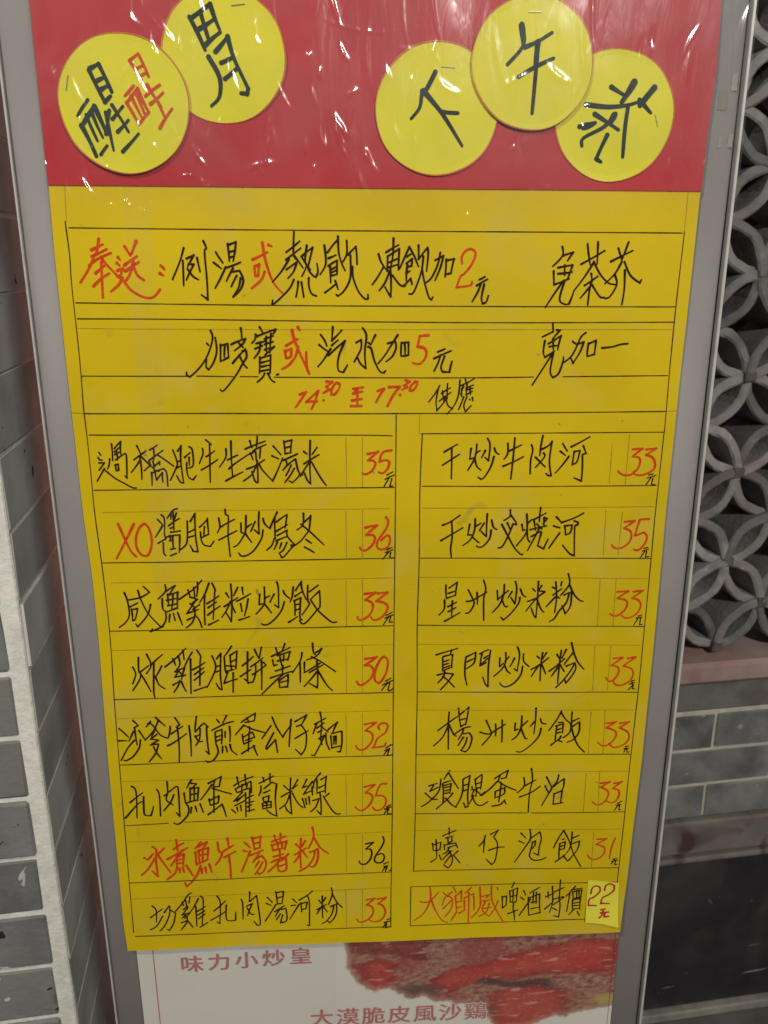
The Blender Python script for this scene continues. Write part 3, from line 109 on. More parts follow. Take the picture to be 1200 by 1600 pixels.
PENCIL = '2143 2314 2144 2050/-2148 2344 -2160 2116/-2159 1404 -914 1387 2124 1368/-2264 805 -2174 799/2131 761 2220 765/267 760 263 615/-2124 45 -1266 44 48 36/-2117 -526 -1102 -530 73 -535/-2172 -1099 -1131 -1108 69 -1110/-2195 -1705 -1318 -1708 48 -1709/-2192 -2297 -1192 -2308 49 -2306/-2215 -2898 -1222 -2907 49 -2898/-2214 -3491 -1027 -3493 49 -3488/294 34 1342 19 2113 10/275 -534 2118 -591/266 -1113 2108 -1180/261 -1711 2106 -1780/267 -2306 2130 -2376/272 -2898 2094 -2964/-285 588 -286 208/-162 591 -165 205/-294 25 -295 -366/-167 28 -170 -368/-302 -547 -303 -936/-173 -545 -175 -940/-311 -1121 -312 -1537/-178 -1120 -181 -1541/-320 -1726 -321 -2126/-184 -1725 -186 -2132/-329 -2319 -329 -2707/-189 -2318 -192 -2714/-338 -2909 -338 -3303/-195 -2909 -197 -3311/-347 -3495 -347 -3886/-200 -3495 -203 -3895/1743 510 1742 208/1871 583 1869 195/1734 -14 1742 -386/1867 -27 1861 -388/1731 -587 1740 -994/1862 -590 1868 -998/1733 -1178 1741 -1589/1867 -1182 1866 -1593/1744 -1782 1745 -2190/1864 -1774 1874 -2195/1742 -2380 1742 -2782/1859 -2372 1873 -2788/1853 -2986 1857 -3360'
DISCS = [
('disc0',-170.1,284.0,42.3),
('disc1',-104.3,313.2,40.5),
('disc2',35.9,282.4,41.5),
('disc3',98.9,310.6,40.9),
('disc4',157.0,279.3,41.6),
]
STAPLES = [('disc1','-976 3423 -890 3433'),('disc2','383 3085 472 3079'),('disc3','943 3408 1032 3407'),('disc4','1851 2807 1876 2731'),('disc0','-2042 3009 -2065 2916')]
YEL_L = '-2253 2356 -2264 1892 -2268 827 -2269 52 -2256 -490 -2262 -1087 -2291 -2167 -2317 -3731 -2302 -4034'
YEL_R = '2231 2327 2231 1884 2218 774 2217 -36 2224 -1195 2222 -2256 2206 -2906 2197 -3486 2172 -4078'
RED_L = '-2240 3584 -2242 3442 -2248 2890 -2254 2346'
RED_R = '2238 3650 2243 3428 2251 3083 2236 2686 2234 2318'
STICKY = '1836 -3495 2122 -3538 2135 -3988 1973 -3950 1832 -3939'

# ---------------------------------------------------------------- materials
def nt(m): return m.node_tree.nodes, m.node_tree.links
def mat(name, col, rough=0.6, spec=0.5, metal=0.0, var=0.0, vscale=30, vcol=None, bump=0.0, bscale=200, coat=0.0, rnd=0.0,
        spots=None, tint=None, vdetail=4, objspace=True, bdist=0.0005):
    """principled material: base colour, broad noise variation, bump, optional pale/dark spots, per-object random value"""
    m = bpy.data.materials.new(name); m.use_nodes = True
    N, L = nt(m); b = N['Principled BSDF']
    b.inputs['Roughness'].default_value = rough; b.inputs['Specular IOR Level'].default_value = spec
    b.inputs['Metallic'].default_value = metal; b.inputs['Coat Weight'].default_value = coat; b.inputs['Coat Roughness'].default_value = 0.12
    b.inputs['Base Color'].default_value = (*col, 1)
    tc = N.new('ShaderNodeTexCoord'); vec = tc.outputs['Object']
    oi = N.new('ShaderNodeObjectInfo')
    if rnd:
        add = N.new('ShaderNodeVectorMath'); add.operation = 'MULTIPLY_ADD'
        cmb = N.new('ShaderNodeCombineXYZ'); L.new(oi.outputs['Random'], cmb.inputs[0]); L.new(oi.outputs['Random'], cmb.inputs[1])
        L.new(cmb.outputs[0], add.inputs[0]); add.inputs[1].default_value = (37, 91, 53); L.new(vec, add.inputs[2]); vec = add.outputs[0]
    cur = None
    def mixc(fac, a, bcol, mode='MIX'):
        mx = N.new('ShaderNodeMix'); mx.data_type = 'RGBA'; mx.blend_type = mode
        if hasattr(fac, 'is_linked'): L.new(fac, mx.inputs[0])
        else: mx.inputs[0].default_value = fac
        for i, c in ((6, a), (7, bcol)):
            if hasattr(c, 'is_linked'): L.new(c, mx.inputs[i])
            else: mx.inputs[i].default_value = (*c, 1)
        return mx.outputs[2]
    cur = col
    def noisef(scale, detail=4, rough_=0.55, lo=0.35, hi=0.65, dist=0.0):
        n = N.new('ShaderNodeTexNoise'); n.inputs['Scale'].default_value = scale; n.inputs['Detail'].default_value = detail
        n.inputs['Roughness'].default_value = rough_; n.inputs['Distortion'].default_value = dist; L.new(vec, n.inputs['Vector'])
        r = N.new('ShaderNodeMapRange'); r.inputs[1].default_value = lo; r.inputs[2].default_value = hi; L.new(n.outputs['Fac'], r.inputs[0])
        return r.outputs[0]
    if var:
        v2 = vcol or tuple(c * (1 - var) for c in col)
        cur = mixc(noisef(vscale, vdetail), col, v2)
    if tint:
        tcol, tscale, lo, hi = tint
        cur = mixc(noisef(tscale, 3, 0.6, lo, hi, 0.4), cur, tcol)
    for sp in (spots or []):
        scol, sscale, lo, hi = sp
        cur = mixc(noisef(sscale, 2, 0.5, lo, hi, 0.8), cur, scol)
    if rnd:
        mr = N.new('ShaderNodeMapRange'); mr.inputs[3].default_value = 1 - rnd; mr.inputs[4].default_value = 1 + rnd
        L.new(oi.outputs['Random'], mr.inputs[0])
        vm = N.new('ShaderNodeVectorMath'); vm.operation = 'SCALE'
        if hasattr(cur, 'is_linked'): L.new(cur, vm.inputs[0])
        else: vm.inputs[0].default_value = cur
        L.new(mr.outputs[0], vm.inputs['Scale']); cur = vm.outputs[0]
    if hasattr(cur, 'is_linked'): L.new(cur, b.inputs['Base Color'])
    if bump:
        n = N.new('ShaderNodeTexNoise'); n.inputs['Scale'].default_value = bscale; n.inputs['Detail'].default_value = 5; L.new(vec, n.inputs['Vector'])
        bp = N.new('ShaderNodeBump'); bp.inputs['Strength'].default_value = bump; bp.inputs['Distance'].default_value = bdist
        L.new(n.outputs['Fac'], bp.inputs['Height']); L.new(bp.outputs[0], b.inputs['Normal'])
    return m

M = {}
M['yellow'] = mat('yellow_paper', (0.60, 0.435, 0.004), 0.55, 0.2, var=0.13, vscale=7, bump=0.35, bscale=45,
                  tint=((0.53, 0.40, 0.04), 16, 0.55, 0.75), spots=[((0.34, 0.26, 0.03), 24, 0.70, 0.80), ((0.30, 0.23, 0.04), 90, 0.745, 0.79)])
M['red'] = mat('red_paper', (0.43, 0.012, 0.02), 0.5, 0.35, var=0.12, vscale=14, bump=0.2, bscale=50)
M['lemon'] = mat('lemon_paper', (0.68, 0.62, 0.008), 0.5, 0.35, var=0.08, vscale=20, bump=0.15, bscale=80)
M['sticky'] = mat('sticky_note_paper', (0.66, 0.62, 0.05), 0.6, 0.3, var=0.05, vscale=40)
M['ink_black'] = mat('black_marker', (0.014, 0.005, 0.003), 0.6, 0.1, var=0.6, vscale=300, vcol=(0.035, 0.018, 0.006))
M['rule_black'] = mat('black_rule', (0.018, 0.008, 0.004), 0.6, 0.1, var=0.6, vscale=120, vcol=(0.09, 0.055, 0.01))
M['ink_red'] = mat('red_marker', (0.50, 0.030, 0.005), 0.55, 0.15, var=0.35, vscale=260, vcol=(0.56, 0.075, 0.012))
M['ink_crimson'] = mat('crimson_marker', (0.45, 0.02, 0.025), 0.45, 0.3, var=0.3, vscale=260)
M['ink_green'] = mat('green_black_marker', (0.004, 0.030, 0.018), 0.5, 0.15, var=0.5, vscale=60, vcol=(0.014, 0.017, 0.015))
M['pencil'] = mat('pencil_line', (0.28, 0.19, 0.012), 0.6, 0.2, var=0.4, vscale=140, vcol=(0.40, 0.28, 0.012))
M['disc_edge'] = mat('disc_red_edge', (0.48, 0.07, 0.02), 0.5, 0.3, var=0.4, vscale=60, vcol=(0.58, 0.20, 0.04))
M['alu'] = mat('painted_aluminium', (0.205, 0.19, 0.18), 0.5, 0.32, metal=0.0, var=0.07, vscale=16, bump=0.06, bscale=500,
               spots=[((0.20, 0.185, 0.15), 14, 0.70, 0.80)])
M['lip'] = mat('bare_aluminium', (0.62, 0.60, 0.56), 0.3, 0.5, metal=0.3, var=0.15, vscale=60)
M['gap'] = mat('dark_rubber', (0.02, 0.018, 0.018), 0.6)
M['tape_dark'] = mat('old_tape_residue', (0.185, 0.175, 0.135), 0.45, 0.4, var=0.2, vscale=90)
M['tape_pale'] = mat('pale_tape_scrap', (0.27, 0.25, 0.21), 0.45, 0.4, var=0.15, vscale=90)
M['poster'] = mat('printed_poster', (0.60, 0.575, 0.52), 0.3, 0.4, var=0.05, vscale=12)
M['print_red'] = mat('print_red', (0.40, 0.17, 0.155), 0.35, 0.4, var=0.12, vscale=90)
M['print_line'] = mat('print_pink_line', (0.46, 0.14, 0.14), 0.35, 0.4)
M['print_glow'] = mat('print_white_outline', (0.62, 0.50, 0.45), 0.35, 0.4)
M['staple'] = mat('staple_wire', (0.30, 0.29, 0.22), 0.35, 0.5, metal=0.8)
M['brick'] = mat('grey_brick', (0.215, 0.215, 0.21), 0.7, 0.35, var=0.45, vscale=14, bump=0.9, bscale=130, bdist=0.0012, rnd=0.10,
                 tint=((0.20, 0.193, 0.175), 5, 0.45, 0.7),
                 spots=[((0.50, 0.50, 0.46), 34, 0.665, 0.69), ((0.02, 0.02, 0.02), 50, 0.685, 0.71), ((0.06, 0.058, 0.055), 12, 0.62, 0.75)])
M['brick_side'] = mat('grey_brick_lit_side', (0.64, 0.635, 0.61), 0.6, 0.5, var=0.30, vscale=11, bump=0.5, bscale=70, rnd=0.12,  # side bricks coloured paler than the front, standing in for light on that face
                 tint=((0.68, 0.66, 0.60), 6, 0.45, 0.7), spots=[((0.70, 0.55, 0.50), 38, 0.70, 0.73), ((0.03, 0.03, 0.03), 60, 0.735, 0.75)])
M['brick_wall'] = mat('grey_wall_brick', (0.25, 0.25, 0.242), 0.7, 0.3, var=0.5, vscale=16, bump=0.8, bscale=110, bdist=0.0012, rnd=0.08,
                      tint=((0.31, 0.31, 0.29), 6, 0.45, 0.7), spots=[((0.36, 0.35, 0.31), 45, 0.70, 0.73), ((0.03, 0.025, 0.022), 30, 0.72, 0.76)])
M['mortar'] = mat('white_mortar', (0.78, 0.77, 0.69), 0.85, 0.2, var=0.18, vscale=60, bump=1.0, bscale=180, bdist=0.0012, spots=[((0.60, 0.55, 0.45), 25, 0.66, 0.80)])
M['mortar2'] = mat('wall_mortar', (0.68, 0.65, 0.55), 0.8, 0.2, var=0.25, vscale=30, bump=0.5, bscale=120)
M['tile'] = mat('grey_clay_tile', (0.30, 0.30, 0.29), 0.75, 0.3, var=0.40, vscale=22, bump=1.0, bscale=110, bdist=0.0016, rnd=0.32,
                tint=((0.22, 0.195, 0.185), 9, 0.45, 0.7), spots=[((0.36, 0.35, 0.33), 60, 0.68, 0.74)])
M['joint'] = mat('lattice_mortar', (0.16, 0.145, 0.125), 0.85, 0.2, var=0.3, vscale=30, bump=0.6, bscale=90, rnd=0.1)
M['sill'] = mat('pink_sill', (0.44, 0.29, 0.26), 0.75, 0.3, var=0.25, vscale=14, bump=0.4, bscale=80, tint=((0.52, 0.41, 0.38), 7, 0.45, 0.65))
M['cement'] = mat('grey_cement', (0.25, 0.24, 0.222), 0.75, 0.3, var=0.35, vscale=9, bump=0.5, bscale=40, tint=((0.12, 0.10, 0.08), 8, 0.52, 0.66))
M['ledge'] = mat('stained_stone', (0.28, 0.25, 0.215), 0.7, 0.3, var=0.35, vscale=8, bump=0.5, bscale=50, spots=[((0.09, 0.05, 0.04), 10, 0.56, 0.66)])
M['granite'] = mat('dark_granite', (0.040, 0.035, 0.042), 0.30, 0.5, var=0.4, vscale=10, bump=0.12, bscale=30, spots=[((0.12, 0.12, 0.13), 34, 0.745, 0.76)],
                   tint=((0.080, 0.076, 0.080), 5, 0.5, 0.7))
M['edge'] = mat('pale_base_strip', (0.42, 0.39, 0.34), 0.7, 0.3, var=0.4, vscale=16, bump=0.4)
M['ground'] = mat('grey_pavement', (0.19, 0.175, 0.16), 0.75, 0.3, var=0.3, vscale=12, bump=0.4, bscale=60)
M['dark'] = mat('dark_interior', (0.020, 0.013, 0.013), 0.8, 0.2, var=0.4, vscale=3)
M['maroon'] = mat('maroon_back_wall', (0.050, 0.022, 0.022), 0.8, 0.2, var=0.4, vscale=4)

# printed food photograph (flat print on the poster)
def food():
    m = bpy.data.materials.new('printed_food_photo'); m.use_nodes = True; N, L = nt(m); b = N['Principled BSDF']
    b.inputs['Roughness'].default_value = 0.3; b.inputs['Specular IOR Level'].default_value = 0.4
    a = N.new('ShaderNodeAttribute'); a.attribute_name = 'print'; L.new(a.outputs['Color'], b.inputs['Base Color'])
    return m
M['food'] = food()

def film_mat(name='clear_plastic_film', haze=0.024, spec=0.09):
    m = bpy.data.materials.new(name); m.use_nodes = True; N, L = nt(m)
    N.remove(N['Principled BSDF']); out = N['Material Output']
    tr = N.new('ShaderNodeBsdfTransparent'); gl = N.new('ShaderNodeBsdfGlossy'); gl.inputs['Roughness'].default_value = 0.16
    df = N.new('ShaderNodeBsdfDiffuse'); df.inputs['Color'].default_value = (0.8, 0.78, 0.76, 1)
    tc = N.new('ShaderNodeTexCoord')
    mp = N.new('ShaderNodeMapping'); mp.inputs['Scale'].default_value = (1.7, 0.4, 1); L.new(tc.outputs['Object'], mp.inputs[0])
    n = N.new('ShaderNodeTexNoise'); n.inputs['Scale'].default_value = 45; n.inputs['Detail'].default_value = 3; n.inputs['Distortion'].default_value = 0.8; L.new(mp.outputs[0], n.inputs['Vector'])
    bp = N.new('ShaderNodeBump'); bp.inputs['Strength'].default_value = 0.35; bp.inputs['Distance'].default_value = 0.002
    L.new(n.outputs['Fac'], bp.inputs['Height']); L.new(bp.outputs[0], gl.inputs['Normal'])
    n2 = N.new('ShaderNodeTexNoise'); n2.inputs['Scale'].default_value = 14; n2.inputs['Detail'].default_value = 4; n2.inputs['Distortion'].default_value = 1.0; L.new(tc.outputs['Object'], n2.inputs['Vector'])
    mr = N.new('ShaderNodeMapRange'); mr.inputs[1].default_value = 0.35; mr.inputs[2].default_value = 0.7; mr.inputs[3].default_value = haze * 0.1; mr.inputs[4].default_value = haze * 2.0
    L.new(n2.outputs['Fac'], mr.inputs[0])
    sep = N.new('ShaderNodeSeparateXYZ'); L.new(tc.outputs['Object'], sep.inputs[0])
    fd = N.new('ShaderNodeMapRange'); fd.inputs[1].default_value = 0.205; fd.inputs[2].default_value = 0.262; L.new(sep.outputs[1], fd.inputs[0])
    fm = N.new('ShaderNodeMath'); fm.operation = 'MULTIPLY'; L.new(mr.outputs[0], fm.inputs[0]); L.new(fd.outputs[0], fm.inputs[1])
    fs = N.new('ShaderNodeMath'); fs.operation = 'MULTIPLY'; L.new(fd.outputs[0], fs.inputs[0]); fs.inputs[1].default_value = spec
    m1 = N.new('ShaderNodeMixShader'); L.new(fm.outputs[0], m1.inputs[0]); L.new(tr.outputs[0], m1.inputs[1]); L.new(df.outputs[0], m1.inputs[2])
    m2 = N.new('ShaderNodeMixShader'); L.new(fs.outputs[0], m2.inputs[0]); L.new(m1.outputs[0], m2.inputs[1]); L.new(gl.outputs[0], m2.inputs[2])
    L.new(m2.outputs[0], out.inputs['Surface'])
    return m
M['film'] = film_mat()

# ---------------------------------------------------------------- helpers
def link(name, verts, faces, m, parent=None, smooth=False, loc=None):
    me = bpy.data.meshes.new(name); me.from_pydata(verts, [], faces); me.update()
    if m: me.materials.append(m)
    if smooth:
        for p in me.polygons: p.use_smooth = True
    o = bpy.data.objects.new(name, me); COL.objects.link(o)
    if parent: o.parent = parent
    if loc: o.location = loc
    return o
def share(name, me, parent, loc=(0, 0, 0), rot=(0, 0, 0), scale=(1, 1, 1)):
    o = bpy.data.objects.new(name, me); COL.objects.link(o); o.parent = parent
    o.location = loc; o.rotation_euler = rot; o.scale = scale
    return o
def empty(name, loc, label, cat, group=None, rot=0):
    o = bpy.data.objects.new(name, None); COL.objects.link(o); o.location = loc; o.rotation_euler = (0, 0, rot); o.empty_display_size = 0.05
    o['label'] = label; o['category'] = cat
    if group: o['group'] = group
    return o
def boxvf(x0, x1, y0, y1, z0, z1):
    v = [(x, y, z) for x in (x0, x1) for y in (y0, y1) for z in (z0, z1)]
    f = [(0, 1, 3, 2), (4, 6, 7, 5), (0, 4, 5, 1), (2, 3, 7, 6), (0, 2, 6, 4), (1, 5, 7, 3)]
    return v, f
def bevbox(x0, x1, y0, y1, z0, z1, c):
    """chamfered box: 24 verts"""
    v = []; idx = {}
    for a, (X, sx) in enumerate(((x0, 1), (x1, -1))):
        for b, (Y, sy) in enumerate(((y0, 1), (y1, -1))):
            for d, (Z_, sz) in enumerate(((z0, 1), (z1, -1))):
                idx[a, b, d, 0] = len(v); v.append((X, Y + sy * c, Z_ + sz * c))
                idx[a, b, d, 1] = len(v); v.append((X + sx * c, Y, Z_ + sz * c))
                idx[a, b, d, 2] = len(v); v.append((X + sx * c, Y + sy * c, Z_))
    f = []
    for a in (0, 1): f.append([idx[a, 0, 0, 0], idx[a, 0, 1, 0], idx[a, 1, 1, 0], idx[a, 1, 0, 0]])
    for b in (0, 1): f.append([idx[0, b, 0, 1], idx[1, b, 0, 1], idx[1, b, 1, 1], idx[0, b, 1, 1]])
    for d in (0, 1): f.append([idx[0, 0, d, 2], idx[0, 1, d, 2], idx[1, 1, d, 2], idx[1, 0, d, 2]])
    for b in (0, 1):
        for d in (0, 1): f.append([idx[0, b, d, 1], idx[0, b, d, 2], idx[1, b, d, 2], idx[1, b, d, 1]])
    for a in (0, 1):
        for d in (0, 1): f.append([idx[a, 0, d, 0], idx[a, 0, d, 2], idx[a, 1, d, 2], idx[a, 1, d, 0]])
        for b in (0, 1): f.append([idx[a, b, 0, 0], idx[a, b, 0, 1], idx[a, b, 1, 1], idx[a, b, 1, 0]])
    for a in (0, 1):
        for b in (0, 1):
            for d in (0, 1): f.append([idx[a, b, d, 0], idx[a, b, d, 1], idx[a, b, d, 2]])
    return v, f
def fixn(me):
    import bmesh
    bm = bmesh.new(); bm.from_mesh(me); bmesh.ops.recalc_face_normals(bm, faces=bm.faces); bm.to_mesh(me); bm.free()
def bevmesh(name, dims, c, m, jitter=0.0):
    v, f = bevbox(*dims, c)
    if jitter: v = [tuple(q + random.uniform(-jitter, jitter) for q in p) for p in v]
    me = bpy.data.meshes.new(name); me.from_pydata(v, [], f); me.materials.append(m); fixn(me); return me
def bevobj(name, dims, c, m, parent=None, kind=None):
    me = bevmesh(name, dims, c, m); o = bpy.data.objects.new(name, me); COL.objects.link(o)
    if parent: o.parent = parent
    if kind: o['kind'] = kind
    return o

def pts(s):
    v = [float(t) / 10000.0 for t in s.split()]
    return [(v[i], v[i + 1]) for i in range(0, len(v), 2)]

# ---------------------------------------------------------------- board frame of reference
BANG = radians(-5.7)
BC = CAM + FWD * 0.642
# local axes of a thing standing in the board's plane: x along the board, y up the board, z towards the viewer
BROT = Matrix.Rotation(BANG, 4, 'Z') @ Matrix.Rotation(radians(90), 4, 'X')
def onboard(o, a=0.0, b=0.0, z=0.0):
    """put a top-level object whose local frame is (x right, y up, z out) on the board at a, b (m), z in front"""
    o.matrix_world = Matrix.Translation(BC) @ BROT @ Matrix.Translation((a, b, z))

# gentle waviness of the paper sheets
def wave(a, b):
    return 0.0013 * noise.noise(Vector((a * 9, b * 6, 1.3))) + 0.00050 * noise.noise(Vector((a * 26, b * 21, 4.7)))

def lerp_edge(edge, b):
    """x of an outline given as points sorted by falling b"""
    for (x0, y0), (x1, y1) in zip(edge, edge[1:]):
        if y0 >= b >= y1: return x0 + (x1 - x0) * (y0 - b) / (y0 - y1)
    return edge[0][0] if b > edge[0][1] else edge[-1][0]

def sheet(name, L, R, top, bot, z, m, thick=0.0003, nx=60, ny=80, zf=None, parent=None):
    """paper sheet between two traced side edges; top/bot are functions u->b"""
    V = []; F = []
    for j in range(ny + 1):
        for i in range(nx + 1):
            u = i / nx; t = j / ny
            b = top(u) * (1 - t) + bot(u) * t
            xl, xr = lerp_edge(L, b), lerp_edge(R, b)
            a = xl + (xr - xl) * u
            V.append((a, b, z + wave(a, b) + (zf(a, b, u, t) if zf else 0)))
    n = len(V)
    V += [(x, y, q - thick) for x, y, q in V]
    W = nx + 1
    for j in range(ny):
        for i in range(nx):
            k = j * W + i
            F.append((k, k + W, k + W + 1, k + 1)); F.append((n + k, n + k + 1, n + k + W + 1, n + k + W))
    for i in range(nx):
        F.append((i, i + 1, n + i + 1, n + i)); k = ny * W + i; F.append((k + 1, k, n + k, n + k + 1))
    for j in range(ny):
        k = j * W; F.append((k + W, k, n + k, n + k + W)); k += nx; F.append((k, k + W, n + k + W, n + k))
    return link(name, V, F, m, parent, smooth=False)

def smooth_split(P):
    """split a stroke at sharp corners, round the rest with a Catmull-Rom curve"""
    if len(P) == 2: return [P]
    runs = []; cur = [P[0]]
    for i in range(1, len(P) - 1):
        cur.append(P[i])
        d0 = Vector(P[i]) - Vector(P[i - 1]); d1 = Vector(P[i + 1]) - Vector(P[i])
        if d0.length > 1e-9 and d1.length > 1e-9 and abs(d0.angle_signed(d1)) > radians(62):
            runs.append(cur); cur = [P[i]]
    cur.append(P[-1]); runs.append(cur)
    out = []
    for r in runs:
        if len(r) < 3: out.append(r); continue
        q = []
        for i in range(len(r) - 1):
            p0 = Vector(r[max(i - 1, 0)]); p1 = Vector(r[i]); p2 = Vector(r[i + 1]); p3 = Vector(r[min(i + 2, len(r) - 1)])
            for k in range(4):
                t = k / 4
                q.append(tuple(0.5 * ((2 * p1) + (p2 - p0) * t + (2 * p0 - 5 * p1 + 4 * p2 - p3) * t * t + (3 * p1 - p0 - 3 * p2 + p3) * t ** 3)))
        q.append(r[-1]); out.append(q)
    return out

def ribbon(V, F, P, w, zfun, z, taper=True):
    n = len(P)
    if n < 2: return
    # subdivide long straight strokes for wobble
    if n == 2:
        A, B_ = Vector(P[0]), Vector(P[1]); L_ = (B_ - A).length
        k = 4 if taper else max(2, int(L_ / 0.012))
        nrm = Vector((-(B_ - A).y, (B_ - A).x)); nrm = nrm.normalized() if nrm.length > 0 else nrm
        bow = random.uniform(-0.03, 0.03) * L_ if taper else 0
        P = [tuple(A.lerp(B_, i / k) + nrm * bow * sin(pi * i / k) * 0.8) for i in range(k + 1)]; n = len(P)
    R_ = []
    for p, q in zip(P, P[1:]):
        k = max(1, int((Vector(q) - Vector(p)).length / 0.006))
        R_ += [tuple(Vector(p).lerp(Vector(q), i / k)) for i in range(k)]
    P = R_ + [P[-1]]; n = len(P)
    base = len(V); Q = [Vector(p) for p in P]
    ph = random.uniform(0, 6)
    cap0, cap1 = [], []
    for i, p in enumerate(Q):
        d = (Q[min(i + 1, n - 1)] - Q[max(i - 1, 0)])
        d = d.normalized() if d.length > 1e-9 else Vector((1, 0))
        nn = Vector((-d.y, d.x)); t = i / (n - 1)
        ww = w * (0.64 if taper else 0.56)
        if taper: ww *= (1.08 - 0.30 * t) * (1 + 0.10 * sin(ph + 5 * t))
        else: ww *= 1 + 0.10 * sin(ph + i * 0.37) + 0.06 * sin(i * 1.1)
        for s in (-1, 1):
            q = p + nn * ww * s; V.append((q.x, q.y, zfun(q.x, q.y) + z))
        if i == 0:
            for an in (120, 180, 240):
                q = p + (d * cos(radians(an)) + nn * sin(radians(an))) * ww; cap0.append((q.x, q.y, zfun(q.x, q.y) + z))
        if i == n - 1:
            for an in (-60, 0, 60):
                q = p + (d * cos(radians(an)) + nn * sin(radians(an))) * ww; cap1.append((q.x, q.y, zfun(q.x, q.y) + z))
    for i in range(n - 1):
        k = base + 2 * i; F.append((k, k + 2, k + 3, k + 1))
    k = len(V); V.extend(cap0); F.append((base, base + 1, k, k + 1, k + 2))
    e = base + 2 * (n - 1); k = len(V); V.extend(cap1); F.append((e + 1, e, k, k + 1, k + 2))

def ink(name, groups, m, parent, zfun, z0, taper=True, fat=1.0):
    V = []; F = []; k = 0
    for wdt, strokes in groups:
        for P in strokes:
            for run in smooth_split(P):
                ribbon(V, F, run, wdt * fat, zfun, z0 + 0.00001 * (k % 25), taper); k += 1
    # all faces look towards the viewer
    F2 = []
    for f in F:
        a, b, c = Vector(V[f[0]]), Vector(V[f[1]]), Vector(V[f[2]])
        F2.append(tuple(reversed(f)) if (b - a).cross(c - a).z < 0 else f)
    return link(name, V, F2, m, parent)
def parse(s):
    out = []
    for gpart in s.split('|'):
        wd, body = gpart.split(':'); out.append((float(wd) / 100000.0, [pts(t) for t in body.split('/')]))
    return out

# ================================================================ THE SETTING
gv, gf = boxvf(-6, 6, -6, 8, -0.2, 0.0)
g = link('ground', gv, gf, M['ground']); g['kind'] = 'structure'

# ---- brick pillar on the left
CX, CY = -0.2266, 0.7694
pil = empty('brick_pillar', (CX, CY, 0), 'grey brick pillar with a thick white mortar corner at the left edge', 'pillar')
core = bevobj('mortar_core', (-0.70, 0.0, 0.0, 0.70, 0.0, 2.6), 0.0015, M['mortar'], pil)
ROW = 0.0701; Z0 = 0.0205
rough_mesh = {}
def brickmesh(key, dims, m, c=0.0020):
    k = (key, random.randint(0, 3))
    if k not in rough_mesh: rough_mesh[k] = bevmesh('brick', dims, c, m, 0.0011)
    return rough_mesh[k]
for r in range(36):
    z = Z0 + r * ROW; h = ROW - 0.0062
    dz = random.uniform(-0.0006, 0.0006)
    # front face bricks; the corner joint is left open
    first = 0.225 if r % 2 == 0 else 0.115
    x = -0.0165
    while x > -0.66:
        ln = first if x > -0.02 else 0.225
        ln = min(ln, 0.70 + x)
        if ln > 0.03:
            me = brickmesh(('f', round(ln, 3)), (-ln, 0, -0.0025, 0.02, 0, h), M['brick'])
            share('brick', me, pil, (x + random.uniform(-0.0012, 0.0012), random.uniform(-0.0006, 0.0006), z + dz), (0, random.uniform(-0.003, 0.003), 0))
        x -= ln + 0.006
    # side face bricks
    y = 0.0035; first = 0.163 if r % 2 == 1 else 0.278
    while y < 0.66:
        ln = first if y < 0.004 else 0.235
        ln = min(ln, 0.70 - y)
        if ln > 0.03:
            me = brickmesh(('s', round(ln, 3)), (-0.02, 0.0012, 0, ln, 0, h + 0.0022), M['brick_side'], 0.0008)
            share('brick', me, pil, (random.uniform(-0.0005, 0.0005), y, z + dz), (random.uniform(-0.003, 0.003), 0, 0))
        y += ln + 0.005

# ---- right-hand wall
WY = 1.192
wall = empty('lattice_wall', (0.9, WY, 0), 'grey brick wall with a pink sill and dark base behind the board', 'wall')
def wl(name, x0, x1, y0, y1, z0, z1, m, c=0.002):
    return bevobj(name, (x0 - 0.9, x1 - 0.9, y0, y1, z0, z1), c, m, wall)
XL, XR = 0.0, 3.2
wl('mortar_core', XL, XR, 0.0015, 0.22, 0.470, 0.690, M['mortar2'])
rows = [(0.4700, 0.5360, 0.778), (0.5430, 0.6085, 0.902), (0.6155, 0.6825, 0.782)]
for (z0, z1, xj) in rows:
    x = xj - 3 * 0.241
    while x < XR - 0.02:
        me = brickmesh(('w', round(z1 - z0, 4)), (0.003, 0.2385, -0.0015, 0.05, 0, z1 - z0), M['brick_wall'])
        share('brick', me, wall, (x - 0.9, random.uniform(-0.0006, 0.0006), z0), (0, random.uniform(-0.002, 0.002), 0)); x += 0.241
wl('cement_band', XL, XR, -0.004, 0.22, 0.692, 0.757, M['cement'], 0.004)
wl('sill', XL, XR, -0.030, 0.24, 0.758, 0.798, M['sill'], 0.007)
wl('stone_ledge', XL, XR, -0.012, 0.22, 0.398, 0.468, M['ledge'], 0.004)
wl('ledge_moulding', XL, XR, -0.020, 0.22, 0.384, 0.396, M['ledge'], 0.004)
wl('base_panel', XL, XR, 0.004, 0.20, 0.022, 0.3835, M['granite'], 0.001)
for (sx, sz, sl, sh) in ((0.94, 0.083, 0.055, 0.0022), (1.02, 0.092, 0.05, 0.0012), (0.755, 0.072, 0.03, 0.0008), (0.93, 0.150, 0.03, 0.0006)):
    V = [(sx - 0.9 - sl / 2 + sl * i / 8, 0.0036, sz + 0.06 * (sl * i / 8) + (0.5 if k else -0.5) * sh * sin(pi * (i + 0.3) / 8.6)) for i in range(9) for k in (0, 1)]
    link('pale_streak', V, [(2 * i, 2 * i + 2, 2 * i + 3, 2 * i + 1) for i in range(8)], M['mortar2'], wall)  # thin pale streaks across the dark panel
wl('base_strip', XL, XR, -0.010, 0.20, 0.0, 0.020, M['edge'], 0.003)

